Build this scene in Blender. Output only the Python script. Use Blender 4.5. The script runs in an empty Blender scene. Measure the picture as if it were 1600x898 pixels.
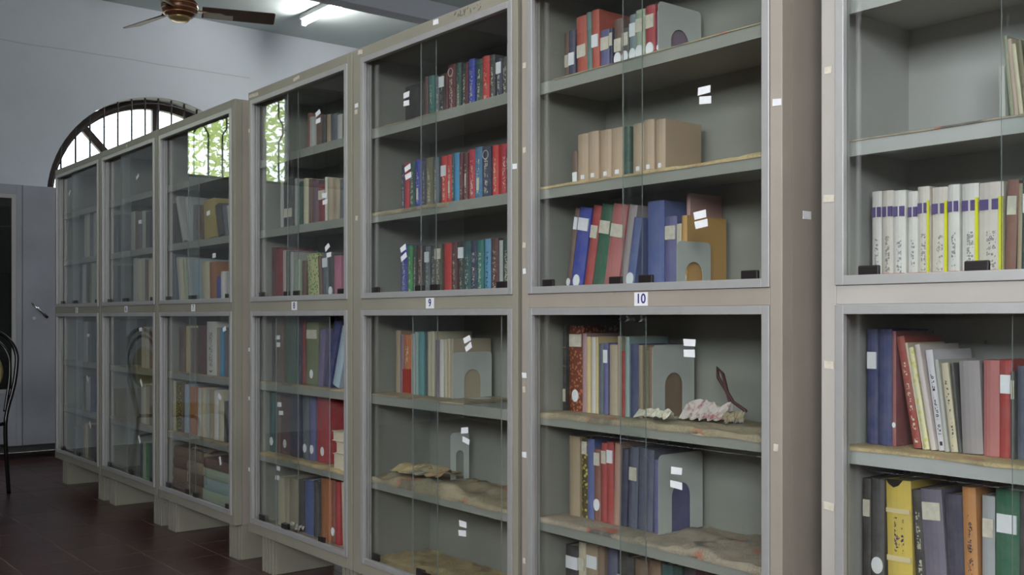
import bpy, bmesh, math, random
from mathutils import Matrix, Vector, noise

sc = bpy.context.scene
COL = sc.collection
PI = math.pi

# ------------------------------------------------------------------ camera
cam_d = bpy.data.cameras.new('camera')
cam = bpy.data.objects.new('camera', cam_d)
COL.objects.link(cam)
cam_d.sensor_fit = 'HORIZONTAL'
cam_d.sensor_width = 36.0
cam_d.lens = 36.0
cam_d.shift_y = 0.0294
cam_d.clip_start = 0.02
cam.location = (0.0, -1.86, 1.065)
cam.rotation_euler = (PI / 2, 0, math.radians(90 - 38.812))
sc.camera = cam

# ------------------------------------------------------------------ world, daylight, exposure
w = bpy.data.worlds.new('sky')
sc.world = w
w.use_nodes = True
bg = w.node_tree.nodes['Background']
bg.inputs[0].default_value = (0.86, 0.93, 1.0, 1)
bg.inputs[1].default_value = 8.0

def area(name, loc, rot, sx, sy, power, col=(1, 1, 1)):
    l = bpy.data.lights.new(name, 'AREA')
    l.shape = 'RECTANGLE'; l.size = sx; l.size_y = sy; l.energy = power; l.color = col
    o = bpy.data.objects.new(name, l); COL.objects.link(o)
    o.location = loc; o.rotation_euler = rot
    return o
# daylight entering through the three windows of the wall behind the camera
WIN_FRONT = [(-2.6, -1.1), (-0.6, 0.9), (1.8, 3.3)]
for (a, b), p in zip(WIN_FRONT, (16, 46, 158)):
    area('window_daylight', ((a + b) / 2, -4.52, 2.55), (PI / 2, 0, 0), b - a - .1, 1.2, p, (0.97, 0.98, 1.0))

vs = sc.view_settings
sc.display_settings.display_device = 'sRGB'
vs.view_transform = 'Standard'
vs.look = 'None'
vs.exposure = -0.08
vs.gamma = 1.0
vs.use_curve_mapping = False
sc.cycles.use_denoising = True
sc.cycles.max_bounces = 8
sc.cycles.diffuse_bounces = 4
sc.cycles.glossy_bounces = 4
sc.cycles.transparent_max_bounces = 24
sc.cycles.sample_clamp_indirect = 6.0
sc.cycles.caustics_reflective = False
sc.cycles.caustics_refractive = False

# ------------------------------------------------------------------ helpers
def srgb(r, g, b):
    f = lambda c: (c / 255 / 12.92) if c / 255 <= 0.04045 else ((c / 255 + 0.055) / 1.055) ** 2.4
    return (f(r), f(g), f(b), 1.0)

class MB:
    def __init__(s): s.v = []; s.f = []; s.m = []
    def poly(s, pts, mi=0):
        n = len(s.v); s.v += [tuple(p) for p in pts]; s.f.append(tuple(range(n, n + len(pts)))); s.m.append(mi)
    def box(s, x0, x1, y0, y1, z0, z1, mi=0):
        n = len(s.v)
        s.v += [(x0, y0, z0), (x1, y0, z0), (x1, y1, z0), (x0, y1, z0), (x0, y0, z1), (x1, y0, z1), (x1, y1, z1), (x0, y1, z1)]
        for q in ((0, 3, 2, 1), (4, 5, 6, 7), (0, 1, 5, 4), (1, 2, 6, 5), (2, 3, 7, 6), (3, 0, 4, 7)):
            s.f.append(tuple(n + i for i in q)); s.m.append(mi)
        return s
    def prism(s, pts, off, mi=0):
        """closed outline pts (3-D) extruded by vector off"""
        n = len(s.v); k = len(pts)
        s.v += [tuple(p) for p in pts] + [tuple(p[i] + off[i] for i in range(3)) for p in pts]
        s.f.append(tuple(range(n, n + k))); s.m.append(mi)
        s.f.append(tuple(range(n + 2 * k - 1, n + k - 1, -1))); s.m.append(mi)
        for i in range(k):
            j = (i + 1) % k
            s.f.append((n + j, n + i, n + k + i, n + k + j)); s.m.append(mi)
        return s
    def tube(s, pts, r, seg=8, mi=0, closed=False):
        pts = [Vector(p) for p in pts]; n0 = len(s.v); k = len(pts)
        rr = r if isinstance(r, (list, tuple)) else [r] * k
        t0 = (pts[1] - pts[0]).normalized()
        a = t0.orthogonal().normalized()
        for i, p in enumerate(pts):
            if closed: t = (pts[(i + 1) % k] - pts[i - 1]).normalized()
            else: t = (pts[min(i + 1, k - 1)] - pts[max(i - 1, 0)]).normalized()
            a = (a - t * a.dot(t)).normalized(); b = t.cross(a)
            for j in range(seg):
                an = 2 * PI * j / seg
                s.v.append(tuple(p + (a * math.cos(an) + b * math.sin(an)) * rr[i]))
        for i in range(k if closed else k - 1):
            i2 = (i + 1) % k
            for j in range(seg):
                j2 = (j + 1) % seg
                s.f.append((n0 + i * seg + j, n0 + i * seg + j2, n0 + i2 * seg + j2, n0 + i2 * seg + j)); s.m.append(mi)
        if not closed:
            s.f.append(tuple(n0 + j for j in range(seg))[::-1]); s.m.append(mi)
            s.f.append(tuple(n0 + (k - 1) * seg + j for j in range(seg))); s.m.append(mi)
        return s
    def lathe(s, prof, c=(0, 0, 0), seg=24, mi=0):
        n0 = len(s.v)
        for r, z in prof:
            for j in range(seg):
                an = 2 * PI * j / seg
                s.v.append((c[0] + r * math.cos(an), c[1] + r * math.sin(an), c[2] + z))
        for i in range(len(prof) - 1):
            for j in range(seg):
                j2 = (j + 1) % seg
                s.f.append((n0 + i * seg + j, n0 + i * seg + j2, n0 + (i + 1) * seg + j2, n0 + (i + 1) * seg + j)); s.m.append(mi)
        s.f.append(tuple(n0 + j for j in range(seg))[::-1]); s.m.append(mi)
        s.f.append(tuple(n0 + (len(prof) - 1) * seg + j for j in range(seg))); s.m.append(mi)
        return s
    def mesh(s, name, mats, smooth=False):
        me = bpy.data.meshes.new(name)
        me.from_pydata(s.v, [], s.f)
        for m in (mats if isinstance(mats, (list, tuple)) else [mats]): me.materials.append(m)
        me.polygons.foreach_set('material_index', s.m)
        if smooth: me.polygons.foreach_set('use_smooth', [True] * len(s.f))
        me.update()
        return me
    def build(s, name, mats, parent=None, loc=(0, 0, 0), smooth=False, bevel=0):
        o = bpy.data.objects.new(name, s.mesh(name, mats, smooth)); COL.objects.link(o)
        o.location = loc
        if parent: o.parent = parent
        if bevel:
            b = o.modifiers.new('bevel', 'BEVEL'); b.width = bevel; b.segments = 2; b.limit_method = 'ANGLE'
        return o

def empty(name, loc, rz=0.0):
    o = bpy.data.objects.new(name, None); COL.objects.link(o)
    o.location = loc; o.rotation_euler = (0, 0, rz); o.empty_display_size = .1
    return o
def tag(o, label=None, cat=None, group=None, kind=None):
    if label: o['label'] = label
    if cat: o['category'] = cat
    if group: o['group'] = group
    if kind: o['kind'] = kind
    return o

# ------------------------------------------------------------------ materials
class NT:
    def __init__(s, name):
        s.m = bpy.data.materials.new(name); s.m.use_nodes = True
        s.t = s.m.node_tree; s.b = s.t.nodes['Principled BSDF']; s.o = s.t.nodes['Material Output']
    def n(s, typ, **kw):
        nd = s.t.nodes.new(typ)
        for k, v in kw.items():
            if k.startswith('i_'): nd.inputs[k[2:].replace('_', ' ')].default_value = v
            else: setattr(nd, k, v)
        return nd
    def l(s, a, b): s.t.links.new(a, b)
    def math(s, op, a, b=None, clamp=False):
        nd = s.n('ShaderNodeMath', operation=op); nd.use_clamp = clamp
        for i, q in enumerate((a, b)):
            if q is None: continue
            if isinstance(q, (int, float)): nd.inputs[i].default_value = q
            else: s.l(q, nd.inputs[i])
        return nd.outputs[0]
    def mix(s, fac, a, b, blend='MIX'):
        nd = s.n('ShaderNodeMix', data_type='RGBA', blend_type=blend)
        for sock, q in ((nd.inputs[0], fac), (nd.inputs[6], a), (nd.inputs[7], b)):
            if isinstance(q, (int, float)): sock.default_value = q
            elif isinstance(q, tuple): sock.default_value = q
            else: s.l(q, sock)
        return nd.outputs[2]
    def coord(s, which='Object'): return s.n('ShaderNodeTexCoord').outputs[which]
    def noise(s, vec, scale, detail=3, rough=.55):
        nd = s.n('ShaderNodeTexNoise'); nd.inputs['Scale'].default_value = scale
        nd.inputs['Detail'].default_value = detail; nd.inputs['Roughness'].default_value = rough
        s.l(vec, nd.inputs['Vector']); return nd.outputs['Fac']
    def ramp(s, fac, lo, hi, a=(0, 0, 0, 1), b=(1, 1, 1, 1)):
        nd = s.n('ShaderNodeValToRGB'); e = nd.color_ramp.elements
        e[0].position = lo; e[1].position = hi; e[0].color = a; e[1].color = b
        s.l(fac, nd.inputs[0]); return nd.outputs[0]
    def bump(s, h, strength=.2, dist=.002):
        nd = s.n('ShaderNodeBump'); nd.inputs['Strength'].default_value = strength; nd.inputs['Distance'].default_value = dist
        s.l(h, nd.inputs['Height']); s.l(nd.outputs[0], s.b.inputs['Normal'])
    def set(s, **kw):
        for k, v in kw.items(): s.b.inputs[k.replace('_', ' ')].default_value = v
        return s

def simple(name, col, rough=.5, metal=0.0, var=0.0, scale=8.0, spec=.5):
    N = NT(name); N.set(Roughness=rough, Metallic=metal); N.b.inputs['Specular IOR Level'].default_value = spec
    if var:
        f = N.noise(N.coord(), scale, 4)
        dark = tuple(c * (1 - var) for c in col[:3]) + (1,); lite = tuple(min(1, c * (1 + var)) for c in col[:3]) + (1,)
        N.l(N.mix(N.ramp(f, .3, .7), dark, lite), N.b.inputs['Base Color'])
    else: N.b.inputs['Base Color'].default_value = col
    return N.m

def paint(name, col, stain=(0.20, 0.15, 0.10, 1)):
    """old enamel paint on steel: mottling, scratches and rusty chips"""
    N = NT(name); c = N.n('ShaderNodeNewGeometry').outputs['Position']
    f = N.noise(c, 3.0, 5); g = N.noise(c, 40, 3)
    base = N.mix(N.ramp(f, .3, .7), tuple(q * .9 for q in col[:3]) + (1,), tuple(q * 1.08 for q in col[:3]) + (1,))
    chips = N.math('MULTIPLY', N.ramp(g, .70, .74), N.ramp(N.noise(c, 5, 2), .5, .62))
    N.l(N.mix(N.math('MULTIPLY', chips, .6), base, stain), N.b.inputs['Base Color'])
    N.set(Roughness=.5); N.bump(N.noise(c, 120, 2), .06)
    return N.m

M = {}
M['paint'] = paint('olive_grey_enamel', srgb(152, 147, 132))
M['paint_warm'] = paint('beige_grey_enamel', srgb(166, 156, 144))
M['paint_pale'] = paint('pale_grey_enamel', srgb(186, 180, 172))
M['paint_in'] = paint('grey_green_inner_enamel', srgb(150, 150, 141))
M['paint_in_pale'] = paint('pale_inner_enamel', srgb(178, 178, 174))
M['almirah'] = paint('blue_grey_enamel', srgb(166, 169, 177))
M['alu'] = simple('brushed_aluminium', srgb(192, 190, 188), .42, .4, .03, 30)
M['chrome'] = simple('chrome', srgb(210, 210, 212), .15, 1)
M['black'] = simple('black_plastic', srgb(38, 32, 32), .35)
M['paper'] = simple('white_paper', srgb(242, 242, 244), .8, 0, .04, 60)
M['paper_old'] = simple('yellowed_paper', srgb(216, 208, 190), .85, 0, .15, 60)
M['ink'] = simple('violet_ink', srgb(58, 44, 120), .7)
M['marker'] = simple('grey_marker', srgb(96, 92, 84), .7)
M['pages'] = simple('page_block', srgb(206, 196, 172), .9, 0, .12, 200)
M['glass_edge'] = simple('glass_edge', srgb(138, 146, 143), .25, 0, 0, 1)
M['iron'] = simple('dark_iron', srgb(58, 54, 54), .5, .3)
M['wood'] = simple('dark_brown_wood', srgb(52, 36, 30), .5, 0, .3, 6)
M['wall'] = None

def wallmat(name, col, stainy=.10):
    N = NT(name); c = N.n('ShaderNodeNewGeometry').outputs['Position']
    f = N.noise(c, .9, 6, .6); g = N.noise(c, 7, 5)
    a = N.mix(N.ramp(f, .35, .7), tuple(q * (1 - stainy) for q in col[:3]) + (1,), col)
    N.l(N.mix(N.math('MULTIPLY', N.ramp(g, .55, .8), .12), a, (.45, .45, .42, 1)), N.b.inputs['Base Color'])
    N.set(Roughness=.75); N.bump(N.noise(c, 30, 4), .15, .004)
    return N.m
M['wall'] = wallmat('pale_blue_distemper', srgb(206, 212, 218))
M['wall_room'] = wallmat('white_distemper', srgb(214, 216, 216))
M['wall_dark'] = wallmat('dull_grey_distemper', srgb(62, 64, 62))  # front wall darkened in colour so the bookcase glass mirrors a dim room
M['ceiling'] = wallmat('ceiling_whitewash', srgb(206, 216, 214))
M['beam'] = wallmat('beam_plaster', srgb(188, 190, 198))

def glassmat(name, tint, dust, f0=.045):
    N = NT(name); t = N.t
    lw = N.n('ShaderNodeLayerWeight'); lw.inputs[0].default_value = .5
    fac = N.math('ADD', N.math('MULTIPLY', N.math('POWER', lw.outputs['Facing'], 5.0), .95), f0, True)
    tr = N.n('ShaderNodeBsdfTransparent'); tr.inputs[0].default_value = tint
    gl = N.n('ShaderNodeBsdfGlossy'); gl.inputs['Roughness'].default_value = .0; gl.inputs[0].default_value = (1, 1, 1, 1)
    m1 = N.n('ShaderNodeMixShader'); N.l(fac, m1.inputs[0]); N.l(tr.outputs[0], m1.inputs[1]); N.l(gl.outputs[0], m1.inputs[2])
    df = N.n('ShaderNodeBsdfDiffuse'); df.inputs[0].default_value = (.75, .76, .74, 1)
    p = N.n('ShaderNodeNewGeometry').outputs['Position']
    mp = N.n('ShaderNodeMapping'); mp.inputs['Scale'].default_value = (1, 1, .35); N.l(p, mp.inputs[0])
    d = N.math('MULTIPLY', N.ramp(N.noise(mp.outputs[0], 7, 6, .7), .35, .8), dust)
    d2 = N.math('ADD', d, dust * .25)
    m2 = N.n('ShaderNodeMixShader'); N.l(d2, m2.inputs[0]); N.l(m1.outputs[0], m2.inputs[1]); N.l(df.outputs[0], m2.inputs[2])
    N.l(m2.outputs[0], N.o.inputs[0]); t.nodes.remove(N.b)
    return N.m
M['glass'] = glassmat('dusty_sliding_glass', (.978, .992, .986, 1), .008)
M['dark_glass'] = glassmat('shaded_interior_glass', (.30, .34, .33, 1), .02)  # tint darkens the pane in place of the almirah's unlit interior
M['window_glass'] = glassmat('window_glass', (.97, .99, .98, 1), .03)

# book cover: object colour + printed marks on the spine
def covermat():
    N = NT('book_cloth')
    oi = N.n('ShaderNodeObjectInfo')
    def at(nm): return N.n('ShaderNodeAttribute', attribute_type='OBJECT', attribute_name=nm)
    gen = N.coord('Generated'); ob = N.coord('Object')
    off = N.n('ShaderNodeVectorMath', operation='ADD'); N.l(ob, off.inputs[0])
    rv = N.n('ShaderNodeVectorMath', operation='SCALE'); rv.inputs[0].default_value = (7, 3, 11); N.l(oi.outputs['Random'], rv.inputs['Scale']); N.l(rv.outputs[0], off.inputs[1])
    P = off.outputs[0]
    g = N.n('ShaderNodeSeparateXYZ'); N.l(gen, g.inputs[0])
    s = N.n('ShaderNodeSeparateXYZ'); N.l(ob, s.inputs[0])
    base = N.mix(N.ramp(N.noise(P, 30, 5, .65), .3, .75), N.mix(.06, oi.outputs['Color'], (.3, .28, .26, 1)), N.mix(.28, oi.outputs['Color'], (.36, .33, .30, 1)))
    # overall pattern
    pv = N.n('ShaderNodeTexVoronoi', feature='F1'); pv.inputs['Scale'].default_value = 95; N.l(P, pv.inputs['Vector'])
    pm = N.math('MULTIPLY', N.ramp(pv.outputs['Distance'], .36, .42), at('pattern_amount').outputs['Fac'])
    base = N.mix(pm, base, at('pattern_color').outputs['Color'])
    spine = N.math('LESS_THAN', s.outputs['Y'], .004)
    # title glyphs: chains of small rings up the middle of the spine
    v = N.n('ShaderNodeTexVoronoi', feature='F1'); v.inputs['Scale'].default_value = 165; v.inputs['Randomness'].default_value = .7; N.l(P, v.inputs['Vector'])
    ring = N.math('LESS_THAN', N.math('ABSOLUTE', N.math('SUBTRACT', v.outputs['Distance'], .34)), .15)
    gap = N.ramp(N.noise(P, 90, 1), .44, .48)
    bx = N.math('LESS_THAN', N.math('ABSOLUTE', N.math('SUBTRACT', g.outputs['X'], .52)), .19)
    z0 = N.math('GREATER_THAN', g.outputs['Z'], at('title_low').outputs['Fac']); z1 = N.math('LESS_THAN', g.outputs['Z'], at('title_high').outputs['Fac'])
    tm = N.math('MULTIPLY', N.math('MULTIPLY', ring, gap), N.math('MULTIPLY', bx, N.math('MULTIPLY', z0, z1)))
    # short volume number near the foot
    nm_ = N.math('MULTIPLY', N.math('GREATER_THAN', g.outputs['Z'], .05), N.math('LESS_THAN', g.outputs['Z'], .09))
    nm_ = N.math('MULTIPLY', N.math('MULTIPLY', nm_, bx), N.ramp(N.noise(P, 160, 0), .45, .5))
    tm = N.math('MULTIPLY', N.math('MAXIMUM', tm, nm_), N.math('MULTIPLY', spine, at('title_amount').outputs['Fac']))
    col = N.mix(tm, base, at('title_color').outputs['Color'])
    N.l(col, N.b.inputs['Base Color']); N.set(Roughness=.62)
    N.bump(N.noise(P, 400, 2), .15, .0006)
    return N.m
M['cover'] = covermat()
def colored(name, rough=.8):
    N = NT(name); oi = N.n('ShaderNodeObjectInfo'); N.l(oi.outputs['Color'], N.b.inputs['Base Color']); N.set(Roughness=rough); return N.m
M['objcol'] = colored('plain_object_colour', .7)

def newsmat(name, tone, strong):
    N = NT(name); c = N.coord()
    v = N.n('ShaderNodeTexVoronoi', feature='F1', distance='CHEBYCHEV'); v.inputs['Scale'].default_value = 7.0; N.l(c, v.inputs['Vector'])
    sp = N.n('ShaderNodeSeparateColor'); N.l(v.outputs['Color'], sp.inputs[0])
    hs = N.n('ShaderNodeValToRGB'); hs.color_ramp.interpolation = 'CONSTANT'; N.l(sp.outputs[0], hs.inputs[0])
    for k_, (pos, cc_) in enumerate(((0, (186, 92, 62)), (.25, (84, 80, 78)), (.45, (214, 200, 164)), (.65, (104, 122, 150)), (.82, (196, 140, 110)))):
        e_ = hs.color_ramp.elements[0] if k_ == 0 else hs.color_ramp.elements.new(pos)
        e_.color = srgb(*cc_)
    pick = N.math('MULTIPLY', N.ramp(N.noise(c, 6, 2), .55, .60), strong)
    txt = N.math('MULTIPLY', N.ramp(N.noise(c, 220, 2), .48, .56), N.ramp(N.noise(c, 9, 1), .42, .5))
    base = N.mix(N.ramp(N.noise(c, 12, 5), .3, .75), tone, tuple(q * .68 for q in tone[:3]) + (1,))
    a = N.mix(N.math('MULTIPLY', txt, .35), base, (.10, .09, .08, 1))
    N.l(N.mix(pick, a, hs.outputs[0]), N.b.inputs['Base Color']); N.set(Roughness=.9)
    N.bump(N.noise(c, 60, 3), .2, .002)
    return N.m
M['news'] = newsmat('old_newspaper', srgb(182, 166, 136), .55)
M['news_buff'] = newsmat('buff_newspaper', srgb(206, 182, 136), .35)
M['news_pink'] = newsmat('magazine_sheet', srgb(184, 168, 148), .8)

def tilemat():
    N = NT('red_oxide_tile'); oi = N.n('ShaderNodeObjectInfo'); c = N.n('ShaderNodeNewGeometry').outputs['Position']
    a = N.mix(N.ramp(N.noise(c, 6, 6, .6), .3, .75), srgb(84, 52, 50), srgb(64, 42, 42))
    b = N.mix(N.math('MULTIPLY', oi.outputs['Random'], .35), a, srgb(92, 66, 60))
    N.l(N.mix(N.math('MULTIPLY', N.ramp(N.noise(c, 2.2, 4), .4, .85), .2), b, srgb(92, 80, 76)), N.b.inputs['Base Color'])
    N.set(Roughness=.3)
    return N.m
M['tile'] = tilemat()
M['grout'] = simple('grout', srgb(122, 106, 98), .9, 0, .15, 20)
def emit(name, col, s):
    N = NT(name); N.set(Roughness=.5); N.b.inputs['Emission Color'].default_value = col; N.b.inputs['Emission Strength'].default_value = s; return N.m
M['tube_far'] = emit('lit_fluorescent_tube_far', (1, 1, .98, 1), 125.0)
M['tube'] = emit('added_fluorescent_tube', (1, 1, .98, 1), 55.0)  # for the tubes added out of view

# ------------------------------------------------------------------ the room
XW, XE, YF, YK, ZC = -8.75, 4.2, -4.5, 4.3, 3.695

def wall_with_holes(name, u0, u1, z0, z1, holes, to3, mat, thick):
    """vertical wall in (u, z); holes = list of (ua, ub, za, zb or function of u)"""
    us = {u0, u1}
    for h in holes:
        us |= {h[0], h[1]}
        if callable(h[3]):
            us |= {h[0] + (h[1] - h[0]) * (1 - math.cos(PI * i / 40)) / 2 for i in range(41)}
    us = sorted(us); mb = MB()
    def quad(pts, flip=False): mb.poly(pts[::-1] if flip else pts)
    for a, b in zip(us[:-1], us[1:]):
        hs = sorted([h for h in holes if h[0] <= a + 1e-9 and h[1] >= b - 1e-9], key=lambda h: h[2])
        lo_a = lo_b = z0
        for h in hs + [None]:
            if h is None: ha = hb = z1
            else: ha = hb = h[2]
            for t in (0, thick):
                quad([to3(a, lo_a, t), to3(b, lo_b, t), to3(b, hb, t), to3(a, ha, t)], t > 0)
            if h is not None:
                ta, tb = (h[3](a), h[3](b)) if callable(h[3]) else (h[3], h[3])
                quad([to3(a, ha, 0), to3(b, hb, 0), to3(b, hb, thick), to3(a, ha, thick)])
                quad([to3(a, ta, 0), to3(b, tb, 0), to3(b, tb, thick), to3(a, ta, thick)], True)
                if abs(a - h[0]) < 1e-9 and ta - ha > 1e-4: quad([to3(a, ha, 0), to3(a, ha, thick), to3(a, ta, thick), to3(a, ta, 0)])
                if abs(b - h[1]) < 1e-9 and tb - hb > 1e-4: quad([to3(b, hb, 0), to3(b, hb, thick), to3(b, tb, thick), to3(b, tb, 0)], True)
                lo_a, lo_b = ta, tb
    return tag(mb.build(name, mat), kind='structure')

LC, LZ, LR = 1.325, 2.01, 0.945          # lunette window: centre, springing height, radius
arch = lambda u: LZ + math.sqrt(max(0, LR * LR - (u - LC) ** 2))
W2 = (-3.25, -1.5, 2.30, 3.25)           # rectangular high window on the same wall
wall_with_holes('wall_left', YF - .25, YK + .25, 0, ZC, [(LC - LR, LC + LR, LZ, arch), (W2[0], W2[1], W2[2], W2[3])],
                lambda u, z, t: (XW - t, u, z), M['wall'], .25)
wall_with_holes('wall_front', XW, XE, 0, ZC, [(a, b, 1.9, 3.2) for a, b in WIN_FRONT],
                lambda u, z, t: (u, YF - t, z), M['wall_dark'], .25)
m = MB(); m.box(XW, XE, YK, YK + .25, 0, ZC); tag(m.build('wall_back', M['wall_room']), kind='structure')
m = MB(); m.box(XE, XE + .25, YF - .25, YK + .25, 0, ZC); tag(m.build('wall_right', M['wall_room']), kind='structure')
m = MB(); m.box(XW - .25, XE + .25, YF - .25, YK + .25, ZC, ZC + .2); tag(m.build('ceiling', M['ceiling']), kind='structure')
m = MB(); m.box(-7.2, -7.04, YF, YK, 3.53, ZC); tag(m.build('trim_1', M['beam'], bevel=.006), 'plastered beam crossing under the ceiling', kind='structure')

# floor: grout bed, single tiles where they can be seen, one joined field for the rest
m = MB(); m.box(XW, XE, YF, YK, -.15, -.0012)
floor = tag(m.build('floor', M['grout']), kind='structure')
TP = .26; rnd = random.Random(3)
tb = MB(); g = .003
z_t = 0.0
tb.box(g, TP - g, g, TP - g, -.012, z_t)
tile_me = tb.mesh('tile', M['tile'])
rest = MB()
ix0 = int(math.floor((XW) / TP)); ix1 = int(math.ceil(XE / TP)); iy0 = int(math.floor(YF / TP)); iy1 = int(math.ceil(YK / TP))
for i in range(ix0, ix1):
    for j in range(iy0, iy1):
        x, y = i * TP, j * TP
        if x < XW or x + TP > XE or y < YF or y + TP > YK:
            x0, x1, y0, y1 = max(x, XW), min(x + TP, XE), max(y, YF), min(y + TP, YK)
            if x1 - x0 > .02 and y1 - y0 > .02: rest.box(x0 + g, x1 - g, y0 + g, y1 - g, -.012, 0)
            continue
        if -8.7 < x < -3.4 and -1.35 < y < .55:
            o = bpy.data.objects.new('tile', tile_me); COL.objects.link(o); o.parent = floor
            o.location = (x, y, rnd.uniform(-.0006, .0)); o.rotation_euler = (rnd.uniform(-.0012, .0012), rnd.uniform(-.0012, .0012), 0)
        else: rest.box(x + g, x + TP - g, y + g, y + TP - g, -.012, 0)
tag(rest.build('tile_field', M['tile'], floor), kind='stuff')

# hairline crack in the plaster of the end wall
m = MB(); pts = [(XW + .0005, -1.6 + i * .12, 3.235 + .012 * noise.noise(Vector((i * .35, 2, 0))) + .004 * noise.noise(Vector((i * 1.7, 5, 0)))) for i in range(32)]
for a, b in zip(pts[:-1], pts[1:]): m.poly([a, b, (b[0], b[1], b[2] + .010), (a[0], a[1], a[2] + .010)])
m.build('plaster_crack', wallmat('crack_plaster', srgb(188, 192, 192)), bpy.data.objects['wall_left'])

# lunette window (window_1)
w1 = tag(empty('window_1', (XW - .2, LC, LZ)), 'arched fanlight with dark wooden spokes and thin iron bars', kind='structure')
def arc_pts(r, n=36): return [(0, r * math.cos(PI * i / n), r * math.sin(PI * i / n)) for i in range(n + 1)]
m = MB(); a, b = arc_pts(LR - .002), arc_pts(LR - .075)
for i in range(36): m.prism([(-.03, *a[i][1:]), (-.03, *a[i + 1][1:]), (-.03, *b[i + 1][1:]), (-.03, *b[i][1:])], (.06, 0, 0))
m.box(-.03, .03, -LR + .002, LR - .002, .002, .07)
m.build('frame', M['wood'], w1)
m = MB(); m.box(-.025, .025, -.03, .03, .07, LR - .07); m.build('mullion', M['wood'], w1)
for s in (-1, 1):
    d_ = Vector((0, s * math.cos(math.radians(47)), math.sin(math.radians(47)))); n_ = Vector((0, -d_.z, d_.y)) * .03
    m = MB(); p0, p1 = d_ * .10, d_ * (LR - .06)
    m.prism([p0 - n_ + Vector((-.024, 0, 0)), p1 - n_ + Vector((-.024, 0, 0)), p1 + n_ + Vector((-.024, 0, 0)), p0 + n_ + Vector((-.024, 0, 0))], (.048, 0, 0))
    m.build('spoke', M['wood'], w1)
m = MB(); m.prism([(-.002, *p[1:]) for p in arc_pts(LR - .06)], (.004, 0, 0)); m.build('pane', M['window_glass'], w1)
for k in range(-7, 8):
    y = k * .1135 - .03
    h = math.sqrt(LR ** 2 - y * y)
    m = MB(); m.tube([(.165, y, .01 if abs(k) < 6 else .02), (.165, y, h - .004)], .009, 6); m.build('grille_bar', M['iron'], w1)
m = MB(); m.tube([(.165, *p[1:]) for p in arc_pts(LR - .05, 30)], .008, 6); m.build('grille_arch', M['iron'], w1)
for k in (-6, -4, 4, 6):
    y = k * .1135 - .03; m = MB()
    m.tube([(.165, y - .056, .10), (.165, y, .2), (.165, y + .056, .10), (.165, y, .01)], .005, 6, closed=True); m.build('grille_ornament', M['iron'], w1)

# high window on the same wall (window_2), seen mirrored in the bookcase glass
w2 = tag(empty('window_2', (XW - .15, W2[0], W2[2])), 'rectangular high window with hexagon patterned grille', kind='structure')
WW, WH = W2[1] - W2[0], W2[3] - W2[2]
m = MB()
m.box(-.03, .03, 0, .05, 0, WH); m.box(-.03, .03, WW - .05, WW, 0, WH); m.box(-.03, .03, .05, WW - .05, 0, .04); m.box(-.03, .03, .05, WW - .05, WH - .05, WH)
m.build('frame', M['wood'], w2)
m = MB(); m.box(-.035, .035, .64, .75, .04, WH - .05); m.build('mullion', M['wood'], w2)
for a, b in ((.05, .64), (.75, WW - .05)):
    m = MB(); m.box(-.003, .003, a, b, .04, WH - .05); m.build('pane', M['window_glass'] if a > .5 else simple('teal_frosted_glass', srgb(96, 118, 120), .3), w2)
for i in range(13):
    y = .09 + i * .131; sg = 1 if i % 2 else -1
    m = MB(); m.tube([(.10, y, .005), (.10, y, .40), (.10, y + sg * .042, .47), (.10, y + sg * .042, .56), (.10, y, .63), (.10, y, WH - .005)], .009, 6); m.build('grille_bar', M['iron'], w2)
    if i < 12 and sg > 0:
        m = MB(); m.tube([(.10, y + .042, .515), (.10, y + .089, .515)], .008, 6); m.build('grille_link', M['iron'], w2)

# windows behind the camera
for q, (a, b) in enumerate(WIN_FRONT):
    wn = tag(empty('window_%d' % (q + 3), (a, YF - .16, 1.9)), 'casement window with wooden frame', kind='structure')
    W_ = b - a; m = MB()
    m.box(0, .05, -.03, .03, 0, 1.3); m.box(W_ - .05, W_, -.03, .03, 0, 1.3); m.box(.05, W_ - .05, -.03, .03, 0, .05); m.box(.05, W_ - .05, -.03, .03, 1.25, 1.3)
    m.box(W_ / 2 - .025, W_ / 2 + .025, -.03, .03, .05, 1.25)
    m.build('frame', M['wood'], wn)

# tree outside the high window
tr = empty('tree', (-13.2, -4.2, 0)); tag(tr, 'leafy light green tree outside the high window', 'tree')
m = MB(); m.tube([(0, 0, -.1), (.1, .05, 1.2), (.0, .1, 2.4), (-.1, .0, 3.4)], [.16, .13, .1, .06], 10); m.build('trunk', simple('bark', srgb(96, 80, 64), .9, 0, .3, 10), tr)
def leafmat():
    N = NT('leaf'); c = N.coord()
    col = N.mix(N.ramp(N.noise(c, 2.5, 3), .35, .65), srgb(176, 196, 110), srgb(214, 220, 160))
    N.l(col, N.b.inputs['Base Color']); N.set(Roughness=.7)
    tl = N.n('ShaderNodeBsdfTranslucent'); N.l(col, tl.inputs[0]); mx = N.n('ShaderNodeMixShader'); mx.inputs[0].default_value = .6
    N.l(N.b.outputs[0], mx.inputs[1]); N.l(tl.outputs[0], mx.inputs[2]); N.l(mx.outputs[0], N.o.inputs[0])
    return N.m
lf = MB(); rl = random.Random(9)
for i in range(3400):
    while True:
        p = Vector((rl.uniform(-1, 1), rl.uniform(-1, 1), rl.uniform(-1, 1)))
        if p.length < 1: break
    c = Vector((p.x * 1.5, p.y * 2.0, 3.3 + p.z * 1.7)); u = Vector((rl.gauss(0, 1), rl.gauss(0, 1), rl.gauss(0, 1))).normalized(); v = u.orthogonal().normalized()
    s_ = rl.uniform(.05, .11)
    lf.poly([c - u * s_, c + v * s_ * .35, c + u * s_, c - v * s_ * .35])
tag(lf.build('foliage', leafmat(), tr), kind='stuff')
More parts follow.
